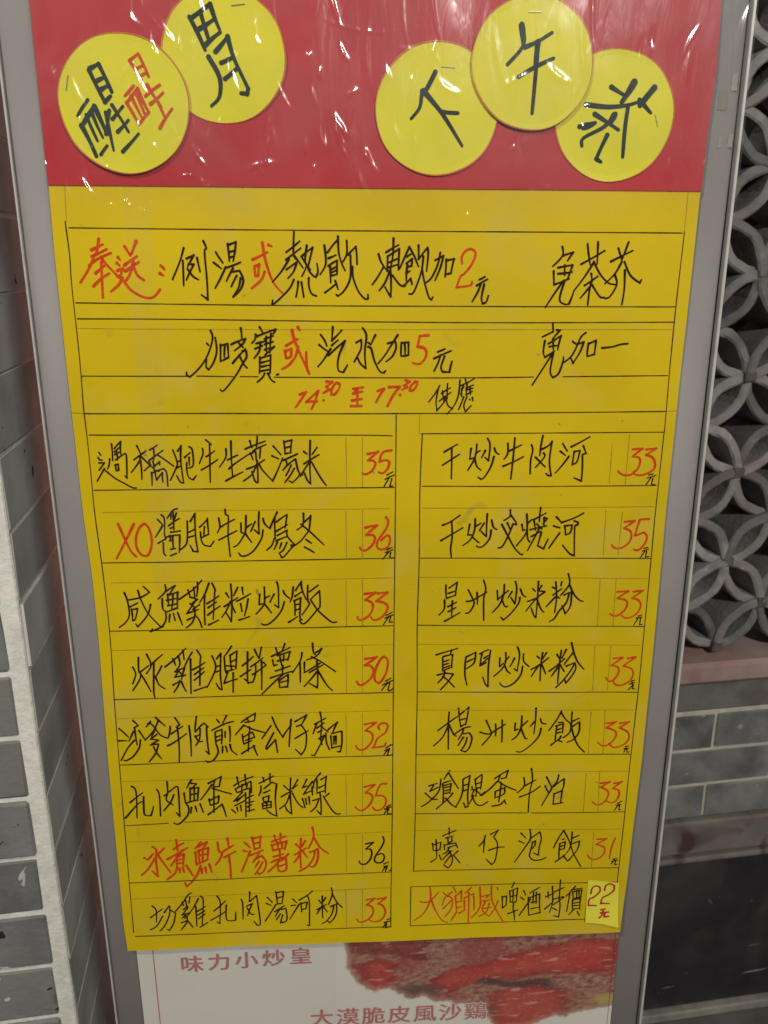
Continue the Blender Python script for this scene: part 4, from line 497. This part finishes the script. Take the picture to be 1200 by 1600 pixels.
# ---- lattice of curved clay tiles
LX, LZ, LH, LV = 0.764, 0.968, 0.0725, 0.0765
lat = empty('tile_lattice', (LX, WY, 0.80), 'openwork lattice of overlapping grey curved tiles above the pink sill', 'lattice')
TD, TT = 0.085, 0.0160
def arcmesh(q, seed):
    rr = random.Random(seed); V = []; F = []; n = 9
    for i in range(n + 1):
        th = radians(90 * q + 90 * i / n); c, s = cos(th), sin(th)
        wob = 0.0008 * sin(i * 1.3 + seed)
        ri, ro = -TT / 2 - 0.0006, TT / 2 - 0.0012; ch = 0.0030
        for rad, dep in ((ri, TD), (ri, ch), (ri + ch, 0.0), (ro - ch, 0.0), (ro, ch), (ro, TD)):
            jt = rr.uniform(-0.0007, 0.0007)
            V.append(((LH + rad + wob + jt) * c, dep + (rr.uniform(-0.0009, 0.0009) if dep < 0.01 else 0), (LV + rad + wob + jt) * s))
    for i in range(n):
        k = i * 6; e = k + 6
        for q_ in range(6): F.append((k + q_, k + (q_ + 1) % 6, e + (q_ + 1) % 6, e + q_))
    F += [tuple(range(6)), tuple(range(n * 6, n * 6 + 6))]
    me = bpy.data.meshes.new('curved_tile'); me.from_pydata(V, [], F); me.materials.append(M['tile']); fixn(me); return me
ARC = {(q, s): arcmesh(q, s) for q in range(4) for s in range(3)}
jm = bevmesh('joint', (-0.012, 0.012, -0.001, 0.07, -0.0085, 0.0085), 0.003, M['joint'], 0.0012)
for i in range(-5, 11):
    for j in range(-3, 16):
        px, pz = i * LH, LZ + j * LV - 0.80
        if pz + 0.80 < 0.80 - 0.001: continue
        if (i + j) % 2:      # centre of a ring of four tiles
            for q in range(4):
                if q in (2, 3) and pz + 0.8 - LV < 0.79: continue
                share('curved_tile', ARC[q, random.randint(0, 2)], lat, (px + random.uniform(-0.0015, 0.0015), random.uniform(-0.006, 0.006), pz + random.uniform(-0.0012, 0.0012)), (0, random.uniform(-0.03, 0.03), 0))
        elif pz > 0.01:
            share('joint', jm, lat, (px, random.uniform(-0.007, -0.003), pz), (0, random.uniform(-0.1, 0.1), 0), (random.uniform(0.7, 1.0), 1, random.uniform(0.7, 1.1)))

# ---- dark room behind the lattice
bk = link('interior_wall', *boxvf(-0.2, 4.2, 2.3, 2.4, 0.0, 3.0), M['maroon']); bk['label'] = 'dark maroon interior wall far behind the tile lattice'; bk['category'] = 'wall'
rm = link('ceiling', *boxvf(-0.2, 4.2, 1.42, 2.3, 2.4, 2.5), M['dark']); rm['kind'] = 'structure'
# cloth seen through the top right openings
cl = []
V, F = [], []
for i in range(25):
    for j in range(9):
        V.append((1.02 + i * 0.02, 1.62 + 0.012 * sin(i * 1.4) + 0.004 * sin(j), 1.22 + j * 0.07))
for i in range(24):
    for j in range(8): k = i * 9 + j; F.append((k, k + 1, k + 10, k + 9))
cm = bpy.data.materials.new('patterned_cloth'); cm.use_nodes = True; N, L = nt(cm)
vo = N.new('ShaderNodeTexVoronoi'); vo.inputs['Scale'].default_value = 16; tcn = N.new('ShaderNodeTexCoord'); L.new(tcn.outputs['Object'], vo.inputs['Vector'])
rp = N.new('ShaderNodeValToRGB'); rp.color_ramp.interpolation = 'CONSTANT'; L.new(vo.outputs['Color'], rp.inputs[0])
e = rp.color_ramp.elements; e[0].color = (0.05, 0.02, 0.03, 1); e[1].position = 0.45; e[1].color = (0.20, 0.11, 0.08, 1)
for p, c in ((0.6, (0.05, 0.10, 0.12, 1)), (0.72, (0.20, 0.06, 0.07, 1)), (0.85, (0.03, 0.02, 0.06, 1))): x = e.new(p); x.color = c
L.new(rp.outputs[0], N['Principled BSDF'].inputs['Base Color']); N['Principled BSDF'].inputs['Roughness'].default_value = 0.8
o = link('hanging_cloth', V, F, cm, smooth=True); o['label'] = 'dim patterned pink and teal cloth glimpsed through the lattice at the right edge'; o['category'] = 'cloth'
sol = o.modifiers.new('thickness', 'SOLIDIFY'); sol.thickness = 0.002

# ================================================================ THE DISPLAY STAND
st = empty('display_stand', (0, 0, 0), 'grey aluminium framed display stand carrying the handwritten menu', 'display stand')
onboard(st)
BT, BB = 0.62, -1.20      # top and bottom of the stand in board coordinates
def profile(name, x0, x1, side):
    """stile extruded along b with a softly rounded face; side = -1 left, 1 right"""
    n = 14; sec = []
    for i in range(n + 1):
        u = i / n; x = x0 + (x1 - x0) * u
        d = (u - 0.5) * 2
        z = -0.0008 - 0.0012 * abs(d) ** 4 - 0.0004 * d * d
        sec.append((x, z))
    sec = [(x0, -0.022)] + sec + [(x1, -0.022)]
    V = [(x, BB, z) for x, z in sec] + [(x, BT, z) for x, z in sec]; m_ = len(sec)
    F = [(i, i + 1, m_ + i + 1, m_ + i) for i in range(m_ - 1)] + [(m_ - 1, 0, m_, 2 * m_ - 1), tuple(range(m_ - 1, -1, -1)), tuple(range(m_, 2 * m_))]
    o = link(name, V, F, M['alu'], st, smooth=False); fixn(o.data)
    for p in o.data.polygons[1:n + 1]: p.use_smooth = True
    return o
profile('frame_rail', -0.2478, -0.2245, -1)
profile('frame_rail', 0.2195, 0.2448, 1)
for x0, x1, z1, m_, nm in ((-0.2496, -0.2481, 0.0004, 'lip', 'edge_trim'), (0.2451, 0.2468, -0.006, 'gap', 'rubber_gasket'), (0.2470, 0.2492, 0.0010, 'lip', 'edge_trim')):
    v, f = bevbox(x0, x1, BB, BT, -0.024, z1, 0.0004) ; o = link(nm, v, f, M[m_], st); fixn(o.data)
v, f = boxvf(-0.2244, 0.2194, BB, BT, -0.018, -0.0030); o = link('back_panel', v, f, M['lip'], st)
v, f = bevbox(-0.2470, 0.2470, BB, BT, -0.195, -0.0245, 0.004); o = link('light_block', v, f, M['alu'], st); fixn(o.data)  # unseen deep box added behind the board to block the red lamp
v, f = bevbox(-0.2496, 0.2492, BT + 0.0003, BT + 0.025, -0.024, 0.0006, 0.002); o = link('top_rail', v, f, M['alu'], st); fixn(o.data)
v, f = bevbox(-0.2496, 0.2492, BB - 0.025, BB - 0.0003, -0.024, 0.0006, 0.002); o = link('bottom_rail', v, f, M['alu'], st); fixn(o.data)
for sx in (-0.2, 0.2):
    v, f = bevbox(sx - 0.02, sx + 0.02, BB - 0.063, BB - 0.0255, -0.14, 0.12, 0.003); o = link('foot', v, f, M['alu'], st); fixn(o.data)
# tape residue and scraps on the right rail
for (a, b_, w_, h_, mm) in ((0.2335, 0.2905, 0.0062, 0.0120, 'tape_dark'), (0.2345, 0.2640, 0.0030, 0.0070, 'tape_pale'), (0.2418, 0.2650, 0.0035, 0.0085, 'tape_pale'), (0.2405, 0.3020, 0.0040, 0.0110, 'tape_pale')):
    V, F = [], []
    for i in range(7):
        for j in range(2):
            V.append((a + (j - 0.5) * w_ * (1 + 0.15 * sin(i * 2.1)), b_ + (i / 6 - 0.5) * h_, -0.00055 - 0.0002 * abs(((a - 0.232) / 0.0126)) ** 4 * 5 + 0.0001))
    for i in range(6): k = i * 2; F.append((k, k + 1, k + 3, k + 2))
    o = link('tape_residue', V, F, M[mm], st)

# ---- printed poster inside the frame
pos = empty('printed_poster', (0, 0, 0), 'white printed poster with red dish photo under the yellow menu sheet', 'poster'); onboard(pos)
v, f = boxvf(-0.2243, 0.2193, BB + 0.002, BT - 0.002, -0.0028, -0.0018); link('paper', v, f, M['poster'], pos)
PZ = -0.0016
def strip(name, P, m, z=PZ):
    V = [(x, y, z) for x, y in P]; return link(name, V, [tuple(range(len(V)))], m, pos)
strip('printed_line', [(-0.2103, -1.1), (-0.2093, -1.1), (-0.2093, -0.36), (-0.2103, -0.36)], M['print_line'])
strip('printed_line', [(0.2160, -1.1), (0.2168, -1.1), (0.2162, -0.36), (0.2154, -0.36)], M['print_line'])
# dish photograph: ragged lower edge
FOOD = [(-0.0387,-0.4057),(-0.0377,-0.4316),(-0.0360,-0.4337),(-0.0366,-0.4399),(-0.0350,-0.4417),(-0.0321,-0.4464),(-0.0303,-0.4502),(-0.0287,-0.4530),(-0.0265,-0.4593),(-0.0246,-0.4627),(-0.0212,-0.4622),(-0.0180,-0.4657),(-0.0162,-0.4654),(-0.0118,-0.4687),(-0.0092,-0.4697),(-0.0062,-0.4694),(-0.0040,-0.4686),(-0.0009,-0.4687),(0.0033,-0.4675),(0.0043,-0.4693),(0.0095,-0.4717),(0.0116,-0.4727),(0.0143,-0.4747),(0.0169,-0.4770),(0.0206,-0.4799),(0.0239,-0.4817),(0.0266,-0.4813),(0.0284,-0.4779),(0.0312,-0.4800),(0.0336,-0.4780),(0.0350,-0.4777),(0.0373,-0.4798),(0.0378,-0.4789),(0.0414,-0.4830),(0.0427,-0.4836),(0.0469,-0.4829),(0.0500,-0.4863),(0.0548,-0.4853),(0.0580,-0.4859),(0.0621,-0.4875),(0.0664,-0.4904),(0.0692,-0.4911),(0.0725,-0.4887),(0.0771,-0.4894),(0.0799,-0.4915),(0.0848,-0.4915),(0.0853,-0.4957),(0.0879,-0.4980),(0.0913,-0.4980),(0.0921,-0.5003),(0.0947,-0.5038),(0.0966,-0.5072),(0.0997,-0.5101),(0.1005,-0.5141),(0.1016,-0.5154),(0.1053,-0.5192),(0.1057,-0.5202),(0.1071,-0.5251),(0.1099,-0.5246),(0.1153,-0.5223),(0.1193,-0.5232),(0.1233,-0.5222),(0.1288,-0.5228),(0.1322,-0.5194),(0.1396,-0.5219),(0.1438,-0.5192),(0.1485,-0.5171),(0.1517,-0.5153),(0.1556,-0.5146),(0.1591,-0.5121),(0.1635,-0.5107),(0.1662,-0.5130),(0.1685,-0.5110),(0.1729,-0.5109),(0.1751,-0.5108),(0.1803,-0.5090),(0.1832,-0.5090),(0.1885,-0.5087),(0.1924,-0.5070),(0.1949,-0.5079),(0.2003,-0.5066),(0.2022,-0.5046),(0.2072,-0.5036),(0.2123,-0.5046),(0.2145,-0.5012),(0.2196,-0.5007),(0.2184,-0.4022),(0.0228,-0.3948)]
FOODS = FOOD[::2] if len(FOOD) % 2 else FOOD[::2] + [FOOD[-1]]
FOODS = [p if p[0] < 0.21 else (p[0] + 0.02, p[1]) for p in FOODS]
FOODS = [p if p[1] < -0.41 else (p[0], p[1] + 0.02) for p in FOODS]
def inside(px, py, poly):
    c = False
    for (x0, y0), (x1, y1) in zip(poly, poly[1:] + poly[:1]):
        if (y0 > py) != (y1 > py) and px < (x1 - x0) * (py - y0) / (y1 - y0) + x0: c = not c
    return c
def pdist(px, py, poly):
    d = 9.0
    for (x0, y0), (x1, y1) in zip(poly, poly[1:] + poly[:1]):
        ex, ey = x1 - x0, y1 - y0; t = max(0, min(1, ((px - x0) * ex + (py - y0) * ey) / (ex * ex + ey * ey + 1e-12)))
        d = min(d, math.hypot(px - x0 - ex * t, py - y0 - ey * t))
    return d if inside(px, py, poly) else -d
def sm(x, a, b): t = max(0.0, min(1.0, (x - a) / (b - a))); return t * t * (3 - 2 * t)
def mixv(a, b, t): return tuple(p + (q - p) * t for p, q in zip(a, b))
def nz(x, y, s, k=0.0): return noise.noise(Vector((x * s, y * s, k)))
WING = [(0.29, 0.53), (0.36, 0.42), (0.47, 0.34), (0.65, 0.23), (0.87, 0.15), (1.02, 0.18), (1.02, 0.50), (0.78, 0.49), (0.56, 0.50), (0.38, 0.60)]
LUMP = [(0.52, 0.66), (0.60, 0.57), (0.70, 0.56), (0.82, 0.62), (0.84, 0.85), (0.74, 1.05), (0.58, 1.05), (0.54, 0.9)]
BULB = [(0.04, 0.30), (0.12, 0.22), (0.20, 0.30), (0.22, 0.48), (0.15, 0.60), (0.06, 0.55)]
THIGH = [(0.00, -0.1), (0.25, -0.1), (0.33, 0.10), (0.30, 0.30), (0.16, 0.22), (0.02, 0.20)]
def dish(u, v):
    w1, w2 = nz(u, v, 9, 1) * 0.03, nz(u, v, 22, 2) * 0.012
    uu, vv = u + w1, v + w2 + w1
    crumb = 0.5 + 0.5 * (nz(u, v, 38, 3) * 0.9 + nz(u, v, 90, 4) * 0.6)
    c = mixv((0.17, 0.05, 0.045), (0.40, 0.235, 0.16), max(0, min(1, crumb * 1.25 - 0.15)))
    big = nz(u, v, 5, 8)
    c = mixv(c, (0.27, 0.055, 0.05), sm(big, -0.05, 0.35) * 0.7)
    for poly, col in ((THIGH, (0.20, 0.035, 0.035)), (WING, (0.335, 0.040, 0.032)), (LUMP, (0.33, 0.050, 0.040)), (BULB, (0.34, 0.035, 0.035))):
        d = pdist(uu, vv, poly)
        if d > -0.02:
            k = sm(d, -0.012, 0.02); shade = 0.75 + 0.5 * sm(d, 0.0, 0.10) + 0.25 * nz(u, v, 16, 5)
            cc = mixv(tuple(q * shade for q in col), c, 0.22); c = mixv(c, cc, k)
            hl = sm(nz(u * 0.5, v, 30, 11 + len(poly)), 0.34, 0.58) * k
            c = mixv(c, (0.52, 0.30, 0.26), hl * 0.6)
    gap = sm(0.05 - abs(vv - 0.555 - 0.03 * sin(u * 9)), 0.0, 0.03) * sm(u, 0.46, 0.52) * (1 - sm(u, 0.74, 0.80))
    c = mixv(c, (0.075, 0.04, 0.04), gap * 0.85)
    dk = sm(0.10 - math.hypot((u - 0.27) * 0.8, v - 0.58), 0.0, 0.06); c = mixv(c, (0.10, 0.06, 0.06), dk * 0.8)
    gr = sm(0.07 - math.hypot((u - 0.97) * 0.9, v - 0.74), 0.0, 0.05); c = mixv(c, (0.36, 0.28, 0.10), gr)
    sp = sm(nz(u, v, 70, 21), 0.42, 0.6); c = mixv(c, (0.50, 0.36, 0.28), sp * 0.3)
    return c
GX, GY = 300, 110
fa0, fa1, fb0, fb1 = -0.0460, 0.2192, -0.5320, -0.3950
V, F, CC = [], [], []
for j in range(GY + 1):
    for i in range(GX + 1):
        x, y = fa0 + (fa1 - fa0) * i / GX, fb0 + (fb1 - fb0) * j / GY
        V.append((x, y, PZ))
        d = pdist(x, y, FOODS) + 0.0016 * nz(x, y, 260, 3) + 0.0022 * nz(x, y, 90, 6)
        if d < -0.004: CC.append((0.60, 0.575, 0.52)); continue
        u, v = (x + 0.04) / 0.26, (-0.40 - y) / 0.125
        c = dish(u, v); rim_ = 1 - sm(d, 0.0, 0.008)
        c = mixv(c, (0.46, 0.33, 0.24), rim_ * 0.5); CC.append(mixv((0.60, 0.575, 0.52), c, sm(d, -0.0016, 0.0016)))
for j in range(GY):
    for i in range(GX): k = j * (GX + 1) + i; F.append((k, k + 1, k + GX + 2, k + GX + 1))
o = link('dish_photo', V, F, M['food'], pos)
at = o.data.color_attributes.new('print', 'FLOAT_COLOR', 'POINT')
at.data.foreach_set('color', [q for c in CC for q in (*c, 1.0)])
# printed captions, set in the built-in font
def caption(txt, a0, b0, a1, b1, size, z, m, off, fat=0.0, sy=1.0):
    n = len(txt)
    for i, ch in enumerate(txt):
        t = i / (n - 1)
        cu = bpy.data.curves.new('printed_caption', 'FONT'); cu.body = ch; cu.size = size; cu.align_x = 'CENTER'; cu.align_y = 'CENTER'; cu.resolution_u = 3
        tmp = bpy.data.objects.new('tmp_caption', cu); COL.objects.link(tmp)
        dg = bpy.context.evaluated_depsgraph_get(); me = bpy.data.meshes.new_from_object(tmp.evaluated_get(dg))
        bpy.data.objects.remove(tmp); bpy.data.curves.remove(cu)
        vv = [tuple(v.co) for v in me.vertices]; ff = [tuple(p.vertices) for p in me.polygons]; bpy.data.meshes.remove(me)
        V, F = [], []; k = 9 if off else 5
        for q in range(k):      # heavier weight from slightly shifted copies
            sx_, sy_ = (0, 0) if q == 0 else (fat * cos(2 * pi * q / (k - 1)), fat * sin(2 * pi * q / (k - 1)) * (1 if off else 0.45))
            b_ = len(V); V += [(x + sx_, y + sy_, q * 0.000008) for x, y, _z in vv]; F += [tuple(w_ + b_ for w_ in f_) for f_ in ff]
        o = link('printed_character', V, F, m, pos)
        o.location = (a0 + (a1 - a0) * t, b0 + (b1 - b0) * t, z); o.scale = (1, sy, 1)
caption('味力小炒皇', -0.1760, -0.4288, -0.0771, -0.4256, 0.0215, PZ + 0.0003, M['print_red'], 0, 0.00045, 0.92)
caption('大漠脆皮風沙鷄', -0.0595, -0.4996, 0.0867, -0.5008, 0.0225, PZ + 0.0002, M['print_glow'], 1, 0.0011, 0.95)
caption('大漠脆皮風沙鷄', -0.0595, -0.4996, 0.0867, -0.5008, 0.0225, PZ + 0.0003, M['print_red'], 0, 0.0004, 0.95)

# ================================================================ PAPERS
yl = empty('menu_sheet', (0, 0, 0), 'large yellow paper menu sheet with handwritten dishes and red prices', 'menu'); onboard(yl)
EL, ER, RL, RR = pts(YEL_L), pts(YEL_R), pts(RED_L), pts(RED_R)
YZ = 0.0026
def ycurl(a, b):
    k = max(0.0, (-0.35 - b) / 0.055)
    return 0.0022 * min(k, 1.2) ** 2
ytop = lambda u: 0.2375
ybot = lambda u: EL[-1][1] * (1 - u) + ER[-1][1] * u
sheet('paper', [(EL[0][0], 0.24)] + EL, [(ER[0][0], 0.24)] + ER, ytop, ybot, YZ, M['yellow'], zf=lambda a, b, u, t: ycurl(a, b), nx=120, ny=170, parent=yl)
zy = lambda a, b: YZ + wave(a, b) + ycurl(a, b)
rd = empty('header_sheet', (0, 0, 0), 'red paper header sheet above the yellow menu, behind the yellow discs', 'paper'); onboard(rd)
RZ = 0.0034
sheet('paper', [(RL[0][0], 0.41)] + RL, [(RR[0][0], 0.41)] + RR, lambda u: 0.40, lambda u: RL[-1][1] * (1 - u) + RR[-1][1] * u, RZ, M['red'], nx=50, ny=30, parent=rd)

ink('ruled_line', [(0.00072, [pts(t) for t in RULES.split('/')])], M['rule_black'], yl, zy, 0.00012, taper=False)
ink('pencil_line', [(0.00050, [pts(t) for t in PENCIL.split('/')])], M['pencil'], yl, zy, 0.00008, taper=False)

# discs
DLAB = {'disc0': ('yellow paper disc with green and red handwriting, lowest of the left pair', 1),
        'disc1': ('yellow paper disc cut off by the top edge, right of the left pair', 0),
        'disc2': ('yellow paper disc with a green downward stroke character, left of three', 0),
        'disc3': ('yellow paper disc highest of the three on the right', 1),
        'disc4': ('yellow paper disc with the tea character, rightmost of all', 0)}
disc = {}
for nm, a, b, r in DISCS:
    r = r / 1000; lab, lvl = DLAB[nm]
    z = 0.0044 + 0.0018 * lvl
    d = empty('paper_disc', (0, 0, 0), lab, 'paper disc', 'yellow paper discs on the red header'); onboard(d, a / 1000, b / 1000, z)
    n = 72; V = []; F = []; tilt = (random.uniform(-1, 1) * 0.006, random.uniform(-1, 1) * 0.006)
    def rim(k, rr, _s=hash(nm) % 7, nm=nm):
        th = 2 * pi * k / n; s = int(nm[-1]) * 1.7
        return rr * (1 + 0.006 * sin(3 * th + s) + 0.004 * sin(7 * th + 2 * s)) * cos(th), rr * (1 + 0.006 * sin(3 * th + s) + 0.004 * sin(7 * th + 2 * s)) * sin(th)
    def lift(k): return 0.00012 + 0.00015 * sin(2 * pi * k / n * 2 + int(nm[-1]) * 1.3)
    V.append((0, 0, 0))
    for k in range(n): V.append((*rim(k, r * 0.90), 0))
    for k in range(n): V.append((*rim(k, r), lift(k)))
    for k in range(n): V.append((*rim(k, r), lift(k) - 0.0004))
    for k in range(n):
        k2 = (k + 1) % n; F.append((0, 1 + k, 1 + k2)); F.append((1 + k, 1 + n + k, 1 + n + k2, 1 + k2)); F.append((1 + n + k, 1 + 2 * n + k, 1 + 2 * n + k2, 1 + n + k2))
    link('paper', V, F, M['lemon'], d)
    V = []; F = []
    for k in range(n):
        th = 2 * pi * k / n; wv = 0.0008 * (0.8 + 0.45 * sin(2 * th + int(nm[-1]) * 2))
        wv = max(wv, 0.0004); V.append((*rim(k, r - 0.0001), 0.0002 + lift(k))); V.append((*rim(k, r - 0.0001 - wv), 0.0002 + lift(k) * (1 - wv / (r * 0.1))))
    for k in range(n): k2 = (k + 1) % n; F.append((2 * k, 2 * k2, 2 * k2 + 1, 2 * k + 1))
    link('red_edge', V, F, M['disc_edge'], d)
    disc[nm] = (d, a / 1000, b / 1000, z)
for nm, s in STAPLES:
    d, a, b, z = disc[nm]; (x0, y0), (x1, y1) = pts(s)
    V = []; F = []; dx, dy = x1 - x0, y1 - y0; L_ = math.hypot(dx, dy); ux, uy = dx / L_, dy / L_
    for t in (0, L_):
        for s_ in (-1, 1):
            for zz in (0.0001, 0.0006): V.append((x0 - a + ux * t - uy * s_ * 0.00022, y0 - b + uy * t + ux * s_ * 0.00022, zz))
    F = [(0, 1, 3, 2), (4, 6, 7, 5), (0, 4, 5, 1), (2, 3, 7, 6), (1, 5, 7, 3)]
    link('staple', V, F, M['staple'], d)

# sticky note
sk = empty('price_sticker', (0, 0, 0), 'small pale yellow sticky note with a red price, bottom right of the menu', 'sticky note'); onboard(sk)
S = pts(STICKY); tl, tr, br, bm_, bl_ = S
V = []; F = []; nx, ny = 10, 10
def skz(u, t): return 0.0036 + (0.0030 * t * t * (0.5 + 0.8 * u) if t > 0 else 0)
def skp(u, t):
    top = (tl[0] + (tr[0] - tl[0]) * u, tl[1] + (tr[1] - tl[1]) * u)
    bx = bl_[0] + (br[0] - bl_[0]) * u; by = bl_[1] + (br[1] - bl_[1]) * u - 0.0010 * sin(pi * u) * 0
    by = (bl_[1] * (1 - u * 2) + bm_[1] * u * 2) if u < 0.5 else (bm_[1] * (2 - 2 * u) + br[1] * (2 * u - 1))
    return top[0] * (1 - t) + bx * t, top[1] * (1 - t) + by * t
for th in (0, -0.0002):
    for j in range(ny + 1):
        for i in range(nx + 1):
            x, y = skp(i / nx, j / ny); V.append((x, y, ycurl(x, y) + skz(i / nx, j / ny) + th))
W = nx + 1; n = W * (ny + 1)
for j in range(ny):
    for i in range(nx): k = j * W + i; F.append((k, k + W, k + W + 1, k + 1)); F.append((n + k, n + k + 1, n + k + W + 1, n + k + W))
for i in range(nx): k = ny * W + i; F.append((k, n + k, n + k + 1, k + 1))
for j in range(ny):
    k = j * W; F.append((k, n + k, n + k + W, k + W)); k += nx; F.append((k + W, n + k + W, n + k, k))
link('paper', V, F, M['sticky'], sk, smooth=False)
def zs(x, y):
    u = min(1, max(0, (x - tl[0]) / (tr[0] - tl[0]))); t = min(1, max(0, (tl[1] - y) / (tl[1] - bl_[1])))
    return ycurl(x, y) + skz(u, t)

# handwriting
for parent, name, colour, s in INK:
    gr = parse(s)
    if parent == 'menu': ink(name, gr, M[colour], yl, zy, 0.00018)
    elif parent == 'sticky': ink(name, gr, M[colour], sk, zs, 0.00025)
    else:
        d, a, b, z = disc[parent]
        gr = [(w_, [[(x - a, y - b) for x, y in P] for P in st_]) for w_, st_ in gr]
        ink(name, gr, M[colour], d, lambda x, y: 0.0, 0.0003, fat=0.84)

M['tape'] = film_mat('clear_adhesive_tape', 0.012, 0.02)
_n = M['tape'].node_tree.nodes
for nd in _n:
    if nd.type == 'MAP_RANGE' and abs(nd.inputs[1].default_value - 0.205) < 1e-4: nd.inputs[1].default_value = -1.0; nd.inputs[2].default_value = -0.9
def tape(x0, y0, x1, y1, wd, lab):
    V = []; F = []; n = 60; rr = random.Random(int(x0 * 1e4))
    for i in range(n + 1):
        t = i / n
        for j in range(9):
            s = j / 8 - 0.5
            x = x0 + (x1 - x0) * t + s * wd; y = y0 + (y1 - y0) * t
            V.append((x, y, YZ + wave(x, y) + 0.00055 + 0.00018 * noise.noise(Vector((x * 300, y * 60, 1)))))
    for i in range(n):
        for j in range(8): k = i * 9 + j; F.append((k, k + 9, k + 10, k + 1))
    o = link('adhesive_tape', V, F, M['tape'], None, smooth=True); onboard(o)
    o['label'] = lab; o['category'] = 'tape'
tape(-0.168, 0.236, -0.170, -0.085, 0.018, 'long clear tape strip running down the left third of the yellow menu')

# ---------------------------------------------------------------- wrinkled clear film over the header
rng = random.Random(11)
cre = []
for _ in range(120):
    x = rng.uniform(-0.225, 0.247); y = rng.uniform(0.205, 0.40)
    an = rng.choice([rng.gauss(pi / 2, 0.35), rng.gauss(pi / 2, 0.35), rng.uniform(0, pi)])
    ln = rng.choice([rng.uniform(0.008, 0.03), rng.uniform(0.02, 0.07)])
    cre.append((x, y, cos(an), sin(an), ln, rng.uniform(0.0009, 0.0024), rng.uniform(0.0002, 0.0009) * rng.choice([1, 1, -1])))
for _ in range(70):
    x = rng.uniform(-0.225, -0.02); y = rng.uniform(0.215, 0.37); an = rng.gauss(pi / 2 + 0.15, 0.3)
    cre.append((x, y, cos(an), sin(an), rng.uniform(0.006, 0.035), rng.uniform(0.0009, 0.0018), rng.uniform(0.0004, 0.0010)))
for _ in range(40):      # puckers near the fixings at left
    x = rng.gauss(-0.165, 0.04); y = rng.gauss(0.225, 0.02)
    an = rng.uniform(0, pi); cre.append((x, y, cos(an), sin(an), rng.uniform(0.004, 0.014), 0.0010, rng.uniform(0.0003, 0.0008)))
X0, X1, Y0, Y1 = -0.2238, 0.2468, 0.206, 0.405
nx, ny = 700, 260
def film_edge(x): return 0.006 * noise.noise(Vector((x * 14, 3, 0))) + 0.003 * noise.noise(Vector((x * 60, 9, 0)))
H = [[0.0] * (nx + 1) for _ in range(ny + 1)]
dx, dy = (X1 - X0) / nx, (Y1 - Y0) / ny
for (cx, cy, ux, uy, ln, wd, ht) in cre:
    R_ = ln * 0.5 + 3 * wd
    for j in range(max(0, int((cy - R_ - Y0) / dy)), min(ny, int((cy + R_ - Y0) / dy) + 1) + 1):
        for i in range(max(0, int((cx - R_ - X0) / dx)), min(nx, int((cx + R_ - X0) / dx) + 1) + 1):
            px, py = X0 + i * dx - cx, Y0 + j * dy - cy
            s = px * ux + py * uy; q = -px * uy + py * ux + 0.08 * ln * (s / ln * 2) ** 2
            fl = 1 - (2 * s / ln) ** 2
            if fl <= 0: continue
            H[j][i] += ht * fl * fl * math.exp(-(q / wd) ** 2)
V = []; F = []
for j in range(ny + 1):
    for i in range(nx + 1):
        x, y = X0 + i * dx, Y0 + j * dy
        if j == 0: y += film_edge(x)
        z = 0.0092 + 0.0016 * noise.noise(Vector((x * 34, y * 7, 2))) + 0.0004 * noise.noise(Vector((x * 60, y * 30, 5))) + H[j][i]
        V.append((x, y, max(z, 0.0082 + 0.15 * (z - 0.0082))))
W = nx + 1
for j in range(ny):
    for i in range(nx): k = j * W + i; F.append((k, k + 1, k + W + 1, k + W))
fl = link('plastic_film', V, F, M['film'], None, smooth=True); onboard(fl)
fl['label'] = 'wrinkled clear plastic film stretched over the red header and discs'; fl['category'] = 'plastic film'
